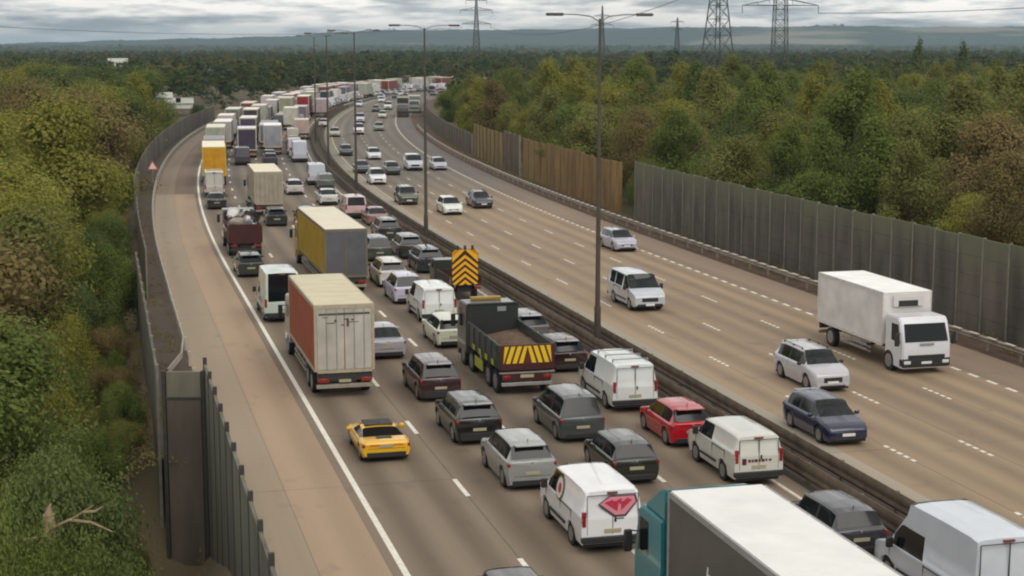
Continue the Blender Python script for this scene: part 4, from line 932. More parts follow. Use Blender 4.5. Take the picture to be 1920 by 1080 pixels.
# open carriageway
def fridge(P, L):
    yf = L / 2; b = B(); b.box(-.85, .85, yf - 2.42, yf - 1.88, 2.80, 3.44, bev=.09, seg=2); P.append(('cooling_unit', b.mesh('cooling_unit', mat('unit_white', '#c9c7c4', .4)), 0, None, (0, 0, 0))); i = len(P) - 1
    b = B(); b.box(-.5, .5, yf - 1.90, yf - 1.866, 2.88, 3.16, bev=.004); P.append(('unit_grille', b.mesh('unit_grille', BLK), 0, i, (0, 0, 0)))
    b = B(); b.box(-.36, .36, yf + .012, yf + .03, 1.36, 1.46, bev=.004); P.append(('badge', b.mesh('badge', mat('badge_grey', '#8f8f92', .4)), 0, None, (0, 0, 0)))
    box_part(P, 'number_plate', PLW, -.26, .26, yf + .03, yf + .042, .5, .61, bev=.004)
    b = B()
    for sx in (-1, 1):
        for z in (.5, .72, .94): b.box(*sorted((sx * 1.12, sx * 1.15)), -L / 2 + 2.6, yf - 3.3, z - .04, z + .04)
    P.append(('side_guard', b.mesh('side_guard', mat('guard_grey', '#8a8780', .5)), 0, None, (0, 0, 0)))
    b = B()
    for k in range(9):
        for sx in (-1, 1): b.box(*sorted((sx * 1.21, sx * 1.262)), -L / 2 + .4 + k * .8, -L / 2 + .55 + k * .8, 3.50, 3.53)
    P.append(('marker_clips', b.mesh('marker_clips', CHASS, 0), 0, None, (0, 0, 0)))
WB = lorry_kind(L=9.0, W=2.5, H=3.55, side='#d3d0cd', roof='#ecebe8', rear='#d3d0cd', cabc='#d2d3d8', cabln=1.75, gap=.25, cabH=2.6, cabz=.62, bump=BLK, axles=2, floor=1.1, frame='#c9c6c2')
O(1718, 703, lib(WB, fridge), 'white_box_lorry', 'lorry', '#888888', 'white refrigerated box lorry driving towards the camera near the right wall', n=36.4)
O(1541, 738, SUV(rails=2), 'silver_crossover', 'car', '#b4b3b8', 'silver crossover with black grille just ahead of the navy hatchback', n=30.5)
O(1588, 838, HATCH(L=4.2, W=1.8, hood=1.0), 'navy_hatchback', 'car', '#171b3c', 'navy blue hatchback nearest the camera on the open carriageway', n=26.9)
O(1219, 585, MVAN(L=5.0, H=1.97, side=[(-2.1, -1.1), (-1.0, .3), (.35, 1.45)]), 'silver_minibus', 'van', '#b7bcc4', 'silver minibus with dark side windows right of the nearest lamp post')
O(1176, 473, HATCH(), 'silver_hatchback', 'car', '#a6a7b4', 'silver hatchback driving close to the right edge marking')
O(908, 392, ESTATE(), 'dark_patrol_car', 'car', '#23252b', 'dark estate with yellow-green marks beside the white hatchback')
O(851, 404, HATCH(), 'white_hatchback', 'car', '#d9dbd6', 'white hatchback left of the dark estate on the open carriageway')
O(768, 385, SUV(), 'green_crossover', 'car', '#4c5040', 'olive-grey crossover left of the second lamp post')
O(710, 347, SUV(), 'white_suv', 'car', '#dcdce0', 'white crossover right of the third lamp post')
O(738, 329, HATCH(low=True), 'dark_green_car', 'car', '#2b3432', 'dark green car behind the white crossover')
O(681, 326, SALOON(low=True), 'dark_blue_car', 'car', '#2a2e3a', 'dark blue saloon touching the third lamp post')
O(779, 321, MVAN(low=True, H=1.9), 'white_minibus', 'van', '#b9bcc6', 'white minibus left of the silver car by the edge marking')
O(826, 320, HATCH(low=True), 'silver_car', 'car', '#aaaab6', 'silver car in the outer lane beyond the second lamp post')
O(650, 293, HATCH(low=True), 'black_car', 'car', '#20282a', 'black car close to the median bend')
O(703, 300, ESTATE(low=True), 'white_estate', 'car', '#cfcfd6', 'white estate in the middle of the bend')
O(628, 257, HATCH(low=True), 'beige_car', 'car', '#a3a190', 'beige car hugging the median on the bend')
O(673, 253, SVAN(low=True), 'white_small_van', 'van', '#d9d4da', 'small white van ahead on the bend')
O(675, 231, SVAN(low=True), 'white_small_van', 'van', '#c4c2cc', 'second small white van, further round the bend')
O(711, 246, HATCH(low=True), 'grey_car', 'car', '#777b70', 'grey-green car low on the far bend')
O(717, 222, HATCH(low=True), 'pale_car', 'car', '#bcb9a8', 'pale cream car on the far bend')
O(704, 210, HATCH(low=True), 'dark_grey_car', 'car', '#4a4a50', 'dark grey car far round the bend')
O(727, 206, SVAN(low=True), 'far_white_van', 'van', '#d0cec8', 'white van far round the bend beside the dark lorry')
O(755, 220, lorry_kind(L=12, W=2.5, H=4.0, side='#2c3020', roof='#8a8a70', cabc='#35281e', cabln=2.0, low=True), 'dark_green_lorry', 'lorry', '#888888', 'dark green lorry coming round the far bend')
O(777, 212, lorry_kind(L=10, W=2.5, H=3.7, side='#6f736a', roof='#b4b8a4', cabc='#7c8078', cabln=2.0, low=True), 'grey_green_lorry', 'lorry', '#888888', 'grey-green lorry on the outer lane of the far bend')

# ------------------------------------------------------------ the far queue: rows of small vehicles round the bend
fr = random.Random(21)
LOR = [lorry_kind(L=l, W=2.5, H=h, side=c, roof=r_, low=True, cabc=c) for l, h, c, r_ in ((11, 4.0, '#b9b4b4', '#e6e0dc'), (12, 4.1, '#8f8a92', '#dcd8dc'), (10, 3.8, '#b59aa2', '#e3d3d3'), (12, 4.2, '#9ca090', '#d6d8c6'), (9, 3.6, '#6b6470', '#c9c4cc'), (13, 4.0, '#77382f', '#dcc7c0'), (10, 3.4, '#2f3548', '#8c8f98'), (8, 3.3, '#d4d3d0', '#ecebe8'))]
LORN = ['pale grey', 'mid grey', 'pinkish', 'grey-green', 'dark grey', 'brick red', 'dark blue', 'white']
CARC = [('#c9c6cc', 'white'), ('#8b8b92', 'grey'), ('#3a3940', 'dark'), ('#b8aeb4', 'pinkish'), ('#a8a596', 'cream'), ('#5a2c30', 'red')]
CL = HATCH(low=True); VL = MVAN(low=True, L=5.2, H=2.3)
for lane, nc in enumerate((9.75, 13.25, 16.75, 20.3)):
    s = 205
    while s < 700:
        free = min([a for a, b_, n_ in OCC if abs(n_ - nc) < 2.6 and b_ > s] + [9999]) - s
        if free < 6.2:
            s = max(b_ for a, b_, n_ in OCC if abs(n_ - nc) < 2.6 and a <= s + free + .1) + fr.uniform(1.5, 3); continue
        t = fr.random(); pl = (.62, .55, .28, .08)[lane]
        if t < pl and free > 15:
            i = fr.randrange(8); PR = LOR[i]; place(PR, 'lorry', pos(s, nc), head(s), None, LORN[i] + ' lorry in the distant queue round the bend', 'lorry', LORN[i] + ' lorries in the far queue', shift=PR[1] / 2)
        elif t < pl + .3:
            PR = VL; c = fr.choice(CARC[:5]); place(PR, 'van', pos(s, nc), head(s), paint(c[0]), c[1] + ' van in the distant queue round the bend', 'van', c[1] + ' vans in the far queue', shift=PR[1] / 2)
        else:
            PR = CL; c = fr.choice(CARC); place(PR, 'car', pos(s, nc), head(s), paint(c[0]), c[1] + ' car in the distant queue round the bend', 'car', c[1] + ' cars in the far queue', shift=PR[1] / 2)
        s += PR[1] + fr.uniform(1.2, 3.2)
for lane, nc in enumerate((26.9, 30, 33.2, 36.6)):
    s = 400 + 30 * lane
    while s < 660:
        c = fr.choice(CARC); PR = CL if fr.random() < .6 else VL; nm = 'car' if PR is CL else 'van'
        place(PR, nm, pos(s, nc), head(s) + math.pi, paint(c[0]), c[1] + ' ' + nm + ' far round the bend on the open carriageway', nm, c[1] + ' ' + nm + 's far off on the open carriageway'); s += fr.uniform(28, 60)

# ------------------------------------------------------------ trees
def leafmat(name, c, c2):
    def f(t, b):
        at_ = tn(t, 'ShaderNodeAttribute', attribute_name='tone'); tcn = tn(t, 'ShaderNodeTexCoord'); n = tn(t, 'ShaderNodeTexNoise'); n.inputs['Scale'].default_value = .45; n.inputs['Detail'].default_value = 3
        t.links.new(tcn.outputs['Object'], n.inputs[0]); oi = tn(t, 'ShaderNodeObjectInfo')
        a = tn(t, 'ShaderNodeMath', operation='MULTIPLY_ADD', i_1=.6); t.links.new(at_.outputs['Fac'], a.inputs[0]); t.links.new(n.outputs[0], a.inputs[2])
        a2 = tn(t, 'ShaderNodeMath', operation='MULTIPLY_ADD', i_1=.30, i_2=-.25); t.links.new(oi.outputs['Random'], a2.inputs[0]); a3 = tn(t, 'ShaderNodeMath', operation='ADD'); t.links.new(a.outputs[0], a3.inputs[0]); t.links.new(a2.outputs[0], a3.inputs[1])
        mr = tn(t, 'ShaderNodeMapRange'); mr.inputs[1].default_value = .35; mr.inputs[2].default_value = 1.15; t.links.new(a3.outputs[0], mr.inputs[0])
        m = tn(t, 'ShaderNodeMix', data_type='RGBA'); m.inputs[6].default_value = (*c, 1); m.inputs[7].default_value = (*c2, 1); t.links.new(mr.outputs[0], m.inputs[0]); t.links.new(m.outputs[2], b.inputs['Base Color'])
        b.inputs['Specular IOR Level'].default_value = .1
        tr = tn(t, 'ShaderNodeBsdfTranslucent'); t.links.new(m.outputs[2], tr.inputs[0]); ms = tn(t, 'ShaderNodeMixShader', i_0=.38); o = t.nodes['Material Output']
        t.links.new(b.outputs[0], ms.inputs[1]); t.links.new(tr.outputs[0], ms.inputs[2]); t.links.new(ms.outputs[0], o.inputs['Surface'])
    return attrmat(name, f, .8)
LM = {'green': leafmat('leaf_green', (.095, .130, .030), (.215, .250, .066)), 'dark green': leafmat('leaf_dark', (.075, .105, .034), (.165, .200, .066)),
      'yellow-green': leafmat('leaf_yellow', (.190, .195, .036), (.340, .320, .075)), 'brown-tinged': leafmat('leaf_brown', (.165, .135, .050), (.285, .215, .095)),
      'olive': leafmat('leaf_olive', (.130, .140, .038), (.285, .280, .092))}
BARK = mat('bark', (.075, .058, .042), .95, noise=.35, nscale=4)
nr = np.random.default_rng(5)
def leaves(cent, rad, sizes, count, leaf, flat=.6):
    """leaf quads near the surfaces of lobes; returns verts (n,4,3) and tone (n)"""
    nl = len(cent); wts = sizes ** 2; idx = nr.choice(nl, count, p=wts / wts.sum())
    d = nr.normal(size=(count, 3)); d[:, 2] += .25; d /= np.linalg.norm(d, axis=1)[:, None]
    rr_ = np.clip(1.02 - nr.normal(.10, .20, count), .3, 1.45) * (1 + .10 * np.sin(d[:, 0] * 9 + idx) * np.cos(d[:, 1] * 8))
    c = cent[idx] + d * rad[idx] * rr_[:, None]
    nrm = d + nr.normal(0, .34, (count, 3)) + np.array([0, 0, .25]); nrm /= np.linalg.norm(nrm, axis=1)[:, None]
    t = np.cross(nrm, nr.normal(size=(count, 3))); t /= np.linalg.norm(t, axis=1)[:, None]; u = np.cross(nrm, t)
    sz = leaf * nr.uniform(.6, 1.4, count)[:, None]
    q = np.stack([c - t * sz, c - u * sz * flat, c + t * sz, c + u * sz * flat], 1)
    tone = np.clip(nr.normal(.5, .14, count) + .25 * (np.sin(idx * 2.1)), 0, 1); return q, tone
def quadmesh(name, q, tone, m):
    n = len(q); me = bpy.data.meshes.new(name); me.vertices.add(n * 4); me.vertices.foreach_set('co', q.reshape(-1).astype(np.float32))
    me.loops.add(n * 4); me.loops.foreach_set('vertex_index', np.arange(n * 4, dtype=np.int32)); me.polygons.add(n)
    me.polygons.foreach_set('loop_start', np.arange(0, n * 4, 4, dtype=np.int32))
    at_ = me.attributes.new('tone', 'FLOAT', 'FACE'); at_.data.foreach_set('value', tone.astype(np.float32)); me.materials.append(m); me.update(calc_edges=True); return me
def lobes(kind_, k):
    """unit tree: height 1, crown radius about .33"""
    c, r = [], []
    if kind_ == 'round':
        for i in range(k):
            a = nr.uniform(0, 6.28); e = nr.uniform(0, 1); rd = .27 * math.sqrt(nr.uniform(0, 1)) * math.sin(math.pi * (.22 + .72 * e)) * 1.15
            c.append((rd * math.cos(a), rd * math.sin(a), .26 + .62 * e)); s = nr.uniform(.06, .15); r.append((s * nr.uniform(.95, 1.25), s * nr.uniform(.95, 1.25), s * nr.uniform(.75, 1.2)))
    elif kind_ == 'tall':
        for i in range(k):
            e = (i + .5) / k; a = nr.uniform(0, 6.28); rd = .17 * math.sqrt(nr.uniform(0, 1)) * math.sin(math.pi * (.25 + .70 * e)) * 1.1
            c.append((rd * math.cos(a), rd * math.sin(a), .2 + .74 * e)); s = nr.uniform(.07, .115) * (1.15 - .5 * e); r.append((s, s, s * 1.25))
    elif kind_ == 'poplar':
        for i in range(k):
            e = i / (k - 1); a = nr.uniform(0, 6.28); c.append((.03 * math.cos(a), .03 * math.sin(a), .10 + .82 * e)); s = .085 * math.sin(math.pi * (.15 + .78 * e)) + .02; r.append((s, s, .09))
    elif kind_ == 'bush':
        for i in range(k):
            a = nr.uniform(0, 6.28); rd = .55 * math.sqrt(nr.uniform(0, 1)); c.append((rd * math.cos(a), rd * math.sin(a), .15 + .62 * (1 - rd) * nr.uniform(.6, 1.15))); s = nr.uniform(.13, .24); r.append((s, s, s * .9))
    c = np.array(c); r = np.array(r); return c, r, r[:, 0]
CROWN = {}
for ki, ct, lf, var, nl in (('round', 19000, .0102, 5, 32), ('tall', 17000, .0088, 4, 28), ('bush', 36000, .0125, 4, 22), ('poplar', 3600, .016, 1, 12)):
    for v in range(var):
        c, r, s = lobes(ki, nl); q, t = leaves(c, r, s, ct, lf)
        if ki != 'poplar':   # shoots breaking the outline
            q2, t2 = leaves(c + nr.normal(0, .02, c.shape), r * np.array([1.25, 1.25, 1.4]), s, ct // 6, lf * .9); q = np.concatenate([q, q2]); t = np.concatenate([t, t2])
        CROWN[(ki, v)] = quadmesh('crown', q, t, LM['green'])
def trunkmesh(v):
    b = B(); q = random.Random(v); b.tube((0, 0, -.02), (.01, 0, .30), .028, .018, 8, False); b.tube((.01, 0, .30), (0, .01, .62), .018, .008, 6, False)
    for k in range(7):
        a = q.uniform(0, 6.28); z = q.uniform(.24, .5); l = q.uniform(.14, .24); b.tube((.01, 0, z), (l * math.cos(a), l * math.sin(a), z + l * q.uniform(.6, 1.2)), .010, .003, 5, False)
    return b.mesh('trunk', BARK, 60)
TRUNK = [trunkmesh(v) for v in range(3)]
def tree(x, y, z, h, ki, col, label, group, name='broadleaf_tree', wid=1.0, cat='tree'):
    r = bpy.data.objects.new(name, None); COL.objects.link(r); r.location = (x, y, z); r.rotation_euler.z = rnd.uniform(0, 6.28); r.scale = (h * wid, h * wid, h); tag(r, label, cat, group)
    v = rnd.randrange({'round': 5, 'tall': 4, 'bush': 4, 'poplar': 1}[ki]); link('trunk', TRUNK[rnd.randrange(3)], r); c = link('crown' if ki != 'bush' else 'foliage', CROWN[(ki, v)], r); c.material_slots[0].link = 'OBJECT'; c.material_slots[0].material = LM[col]; return r
def pick(ws): 
    ks = list(ws); return rnd.choices(ks, [ws[k] for k in ks])[0]
# wood on the left: from tall shrubs beside the camera to full trees
LT = []
def try_left(x, y, mind):
    s, n = inv(x, y)
    if n > (.9 if s < 44 else (-1.3 if s < 84 else (.4 if s < 200 else -.6))): return False
    if any((x - a) ** 2 + (y - b_) ** 2 < mind ** 2 for a, b_ in LT): return False
    LT.append((x, y)); return True
def canopy(y): return lerp([(26, 1.6), (34, 3.2), (45, 4.4), (60, 5.6), (80, 7.4), (110, 9.6), (150, 10.6), (220, 10.6), (600, 10)], y)
cnt = 0
for k in range(9000):
    y = 27 + 300 * rnd.random() ** 1.6; half = .335 * y; x = rnd.uniform(-half - 4, -.02 * y)
    md = lerp([(27, 2.3), (60, 3.2), (100, 4.8), (200, 6.5)], y)
    if not try_left(x, y, md): continue
    g = ground_h(x, y); top = canopy(y) * rnd.uniform(.72, 1.08); n = inv(x, y)[1]
    if n > -3.5 and y > 46: top = min(top, (1.5 if y < 80 else 3.2) + rnd.random() * 1.6)
    pxx = 960 + x / y * FPX
    if 285 < pxx < 372 and y > 170: top = min(top, 15 - .044 * y)
    if top < g + 1.5: continue
    h = top - g
    col = pick({'green': 6, 'yellow-green': 2.6, 'dark green': 3, 'olive': 1.2, 'brown-tinged': .35}) if y > 42 else pick({'green': 7, 'dark green': 3, 'olive': 1, 'yellow-green': .8})
    if -70 < x < -22 and 110 < y < 190 and rnd.random() < .5: col = 'brown-tinged' if rnd.random() < .3 else 'yellow-green'
    if y < 48 or n > -3.5: tree(x, y, g, h * .98, 'bush', col, col + ' shrub on the slope left of the near fence', col + ' shrubs on the left slope', 'shrub', wid=lerp([(27, .42), (50, .55)], y), cat='shrub')
    else: tree(x, y, g, h * 1.03, 'round' if rnd.random() < .8 else 'tall', col, col + ' broadleaf tree in the wood left of the motorway', col + ' trees in the left wood', wid=rnd.uniform(.95, 1.25))
    cnt += 1
    if cnt >= 270: break
LS = []
for k in range(400):
    s_ = rnd.uniform(45, 96); n_ = rnd.uniform(-1.6, .5)
    if any((s_ - a) ** 2 + (n_ - b_) ** 2 < 1.7 ** 2 for a, b_ in LS): continue
    LS.append((s_, n_)); p = pos(s_, n_); col = pick({'green': 3, 'olive': 3, 'brown-tinged': 2, 'dark green': 1}); tree(p.x, p.y, ground_h(p.x, p.y), rnd.uniform(1.6, 3.0), 'bush', col, col + ' low bush pressed against the back of the left fence', col + ' bushes behind the left fence', 'shrub', rnd.uniform(.5, .7), 'shrub')
# wood on the right, behind the noise barriers
RT = []; cnt = 0
for k in range(14000):
    y = 62 + 260 * rnd.random() ** 1.15; x = rnd.uniform(-.05 * y, .345 * y + 5); s, n = inv(x, y)
    if n < 48.5: continue
    md = lerp([(60, 4.6), (150, 5.6), (330, 8)], y)
    if any((x - a) ** 2 + (y - b_) ** 2 < md ** 2 for a, b_ in RT): continue
    RT.append((x, y)); h = rnd.uniform(6.4, 9.6) if n < 56 else rnd.uniform(7.5, 11)
    col = pick({'green': 4.5, 'yellow-green': 2, 'dark green': 1.8, 'olive': 4.5, 'brown-tinged': 1.3 if n < 75 else .4})
    tk = 'round' if rnd.random() < .62 else 'tall'; h *= 1 if tk == 'round' else 1.22; tree(x, y, -.2, h, tk, col, col + ' broadleaf tree in the wood behind the right noise barriers', col + ' trees in the right wood', wid=rnd.uniform(.9, 1.4)); cnt += 1
    if cnt >= 290: break
p = pos(sO0 - 3.0, 46.2); tree(p.x, p.y, -.2, 6.4, 'bush', 'green', 'bright green bush growing through the gap between orange and dark barriers', None, 'bush', .42, 'bush')
for px_, hh in ((1715, 17), (1797, 16.5)):
    yy = 380; tree((px_ - 960) / FPX * yy * 1.0, yy, -.3, hh, 'poplar', 'dark green', ('left' if px_ < 1750 else 'right') + ' one of two narrow dark poplars standing above the right wood', 'poplars above the right wood', 'poplar_tree', .95)

def undergrowth(name, n0, n1, s0, s1, count, hmax, m, label):
    sv = nr.uniform(0, 1, count) ** 1.5 * (s1 - s0) + s0; nv = nr.uniform(n0, n1, count); clump = (np.sin(sv * 1.7) + np.sin(nv * 2.3 + sv * .6) + np.sin(sv * .37 + 2)) / 3
    keep = clump > -.25; sv, nv, clump = sv[keep], nv[keep], clump[keep]; P_ = np.array([(*pos(a, b_), ground_h(*pos(a, b_))) for a, b_ in zip(sv, nv)])
    hh = hmax * np.clip(clump + .35, .1, 1) * nr.uniform(0, 1, len(sv)); P_[:, 2] += hh; d = nr.normal(size=(len(sv), 3)); d /= np.linalg.norm(d, axis=1)[:, None]; t = np.cross(d, nr.normal(size=(len(sv), 3))); t /= np.linalg.norm(t, axis=1)[:, None]; u = np.cross(d, t)
    sz = nr.uniform(.03, .085, len(sv))[:, None]; q = np.stack([P_ - t * sz, P_ - u * sz * .5, P_ + t * sz, P_ + u * sz * .5], 1)
    tag(link(name, quadmesh(name, q, np.clip(nr.normal(.5, .25, len(sv)), 0, 1), m)), label, 'undergrowth', kind='stuff')
undergrowth('undergrowth', -6, 1.5, 30, 110, 60000, 1.0, LM['brown-tinged'], 'brown weeds and brambles on the bank behind the left fences')
undergrowth('undergrowth', -6, 2.8, 30, 62, 16000, .9, LM['olive'], 'green weeds at the foot of the near left fence')
undergrowth('undergrowth', 42.6, 44.2, 60, 260, 30000, .7, LM['brown-tinged'], 'dry brown weeds along the foot of the right noise barriers')
undergrowth('undergrowth', 1.9, 3.3, 62, 240, 14000, .3, LM['brown-tinged'], 'thin dry weeds on the left verge behind the pale crash barrier')

# bare broken tree at the bottom left
def dead_tree():
    x, y = at(92, 985, 2.6); r = tag(bpy.data.objects.new('dead_tree', None), 'pale broken tree stump with bare forked branches among the shrubs', 'dead tree'); COL.objects.link(r); g = ground_h(x, y); r.location = (x, y, g); T = 2.9 - g
    m = mat('dead_wood', (.27, .20, .12), .9, noise=.3, nscale=6)
    b = B(); b.tube((0, 0, 0), (.03, 0, T * .6), .24, .21, 12); b.tube((.03, 0, T * .6), (0, 0, T), .21, .15, 12); b.tube((0, 0, T), (.06, 0, T + .28), .12, .02, 6); link('trunk', b.mesh('trunk', m, 60), r)
    for pts in (((.1, -.1, T - .35), (.7, -.2, T - .05), (1.25, -.25, T + .32)), ((.6, -.2, T - .1), (1.2, -.35, T - .12), (1.75, -.4, T - .35)), ((-.1, -.1, T - .6), (-.55, -.2, T - .62), (-.75, -.2, T - .5)), ((1.0, -.22, T + .12), (1.3, -.3, T + .16), (1.5, -.3, T + .3))):
        b = B(); b.tube(pts[0], pts[1], .055, .04, 6); b.tube(pts[1], pts[2], .04, .015, 6); link('branch', b.mesh('branch', m, 60), r)
dead_tree()
for px_, yy, top in ((25, 38.5, 3.0), (92, 38.2, 2.62), (165, 38.6, 2.5), (60, 36, 1.9), (215, 37, 1.8)):
    x = (px_ - 960) / FPX * yy * 1.03; g = ground_h(x, yy); tree(x, yy, g, (top - g) * 1.2, 'bush', 'green', 'shrub in front of the pale broken tree', 'shrubs round the broken tree', 'shrub', .30, 'shrub')

# ------------------------------------------------------------ far woods (uncountable), hills, buildings, pylons
def far_wood(name, pts, per, leaf, m):
    qs, ts = [], []
    for (x, y, h) in pts:
        c, r, s = lobes('round', 9); q, t = leaves(c, r, s, per, leaf); q = q * np.array([h * 1.35, h * 1.35, h]) + np.array([x, y, -.4]); qs.append(q); ts.append(t)
    o = link(name, quadmesh(name, np.concatenate(qs), np.concatenate(ts), m)); tag(o, kind='stuff')
    return o
FAR = {k: leafmat('far_' + k.replace(' ', '_'), tuple(c * .80 for c in a), tuple(c * .80 for c in b_)) for k, a, b_ in (('green', (.06, .085, .03), (.16, .19, .06)), ('dark green', (.04, .06, .03), (.11, .14, .055)), ('yellow-green', (.12, .12, .03), (.24, .22, .05)), ('brown-tinged', (.10, .085, .035), (.2, .15, .07)), ('olive', (.09, .095, .035), (.2, .195, .07)))}
groups = {k: [] for k in LM}
fw = random.Random(9)
k = 0
while k < 5200:
    y = 215 + 1750 * fw.random() ** 1.25; x = fw.uniform(-.37, .37) * y; s, n = inv(x, y)
    if -1.5 < n < 50 and s < 780: continue
    if y < 300 and n > 0: continue
    if 283 < 960 + x / y * FPX < 372 and y < 395: continue
    if (x + 86) ** 2 + (y - 395) ** 2 < 8 ** 2: continue
    if y < 330 and n < 0 and not (n > -30 and y > 225): continue
    h = fw.uniform(7, 11.5) if y > 400 else fw.uniform(6.5, 10)
    if -14 < n < 0 and y < 420: h = fw.uniform(3, 4.6)
    if n > 40 and y > 600 and -60 < x < 60: h *= 1.25
    groups[fw.choices(['green', 'yellow-green', 'dark green', 'olive', 'brown-tinged'], [4, .5, 5, 2.4, .35])[0]].append((x, y, h)); k += 1
for kk, pts in groups.items():
    o = far_wood('far_wood', pts, 130, .056, FAR[kk]); tag(o, 'distant ' + kk + ' trees filling the plain', 'wood')
def forest_plain():
    """closed canopy of the plain and its slow swells beyond the trees one can tell apart"""
    rg = np.random.default_rng(3); ys = np.concatenate([np.arange(1500, 3000, 26), np.arange(3000, 5600, 60)]); xs = np.linspace(-.42, .42, 420); V = []
    W = len(xs)
    for y in ys:
        base = 3 + 9 * (y - 1500) / 4000
        hh = base + rg.normal(0, 2.2, W) + 3.0 * np.sin(xs * 40 + y * .004) + 3 * np.sin(xs * 90 - y * .01); V += [(x * y, y, z) for x, z in zip(xs, hh)]
    F = [(j * W + i, j * W + i + 1, (j + 1) * W + i + 1, (j + 1) * W + i) for j in range(len(ys) - 1) for i in range(W - 1)]
    me = bpy.data.meshes.new('forest_plain'); me.from_pydata(V, [], F); me.materials.append(mat('canopy_far', (.030, .045, .020), .95, noise=.45, nscale=.004)); o = link('forest_plain', me); tag(o, 'distant forest covering the plain below the hills', 'forest', kind='stuff')
forest_plain()
def hills():
    def f(t, b):
        tcn = tn(t, 'ShaderNodeTexCoord'); mp = tn(t, 'ShaderNodeMapping'); mp.inputs['Scale'].default_value = (.0016, .0016, .030); n = tn(t, 'ShaderNodeTexNoise'); n.inputs['Scale'].default_value = 1; n.inputs['Detail'].default_value = 5
        t.links.new(tcn.outputs['Object'], mp.inputs[0]); t.links.new(mp.outputs[0], n.inputs[0]); r = tn(t, 'ShaderNodeValToRGB'); e = r.color_ramp.elements
        e[0].position = .50; e[0].color = (.050, .066, .036, 1); e[1].position = .62; e[1].color = (.27, .24, .17, 1); e.new(.54).color = (.065, .08, .042, 1)
        sx = tn(t, 'ShaderNodeSeparateXYZ'); t.links.new(tcn.outputs['Object'], sx.inputs[0]); mr = tn(t, 'ShaderNodeMapRange'); mr.inputs[1].default_value = -100; mr.inputs[2].default_value = 900; mr.inputs[3].default_value = -.1; mr.inputs[4].default_value = .03
        t.links.new(sx.outputs[0], mr.inputs[0]); ad = tn(t, 'ShaderNodeMath', operation='ADD'); t.links.new(n.outputs[0], ad.inputs[0]); t.links.new(mr.outputs[0], ad.inputs[1]); t.links.new(ad.outputs[0], r.inputs[0]); t.links.new(r.outputs[0], b.inputs['Base Color'])
    m = attrmat('hill_land', f, .95)
    rg = np.random.default_rng(8); y0 = 6400; xs = np.linspace(-2600, 2600, 420)
    # skyline heights read as angles: image row -> height at this distance
    row = [(-200, 86), (0, 83), (120, 79), (300, 74), (420, 71), (560, 67), (640, 60), (700, 58), (800, 57), (1000, 56), (1240, 52), (1500, 51), (1560, 49), (1700, 51), (2100, 51)]
    V, F, W = [], [], len(xs); prof = [(0, 0), (.25, .12), (.5, .45), (.75, .82), (1, 1), (1.25, .85)]
    for ty, tz in prof:
        for i, x in enumerate(xs):
            pxx = 960 + x / 6900 * FPX; top = CAMH + (85 - lerp(row, pxx)) / FPX * 6900 + 1.8 * math.sin(x * .021) + rg.normal(0, .9)
            V.append((x, y0 + ty * 500 + 60 * math.sin(x * .004), 2 + (top - 2) * tz))
    for j in range(len(prof) - 1): F += [(j * W + i, j * W + i + 1, (j + 1) * W + i + 1, (j + 1) * W + i) for i in range(W - 1)]
    me = bpy.data.meshes.new('hills'); me.from_pydata(V, [], F); me.materials.append(m); tag(link('hills', me), kind='structure')
    # tree clumps on the ridge
    q = random.Random(4); P = []
    for a, b_, k in ((620, 640, 3), (690, 712, 4), (730, 745, 3), (1520, 1530, 3), (1552, 1572, 5)):
        for i in range(k):
            xx = (q.uniform(a, b_) - 960) / FPX * 6900; P.append((xx, 6880, 12))
    qs, ts = [], []
    for x, y, h in P:
        c, r, s = lobes('round', 8); qq, t = leaves(c, r, s, 120, .08); top = CAMH + (85 - lerp(row, 960 + x / 6900 * FPX)) / FPX * 6900 - 4
        qs.append(qq * np.array([h * 1.8, h * 1.8, h]) + np.array([x, y, top])); ts.append(t)
    o = link('ridge_trees', quadmesh('ridge_trees', np.concatenate(qs), np.concatenate(ts), LM['dark green'])); tag(o, 'dark clumps of trees on the skyline ridge', 'trees', kind='stuff')
hills()

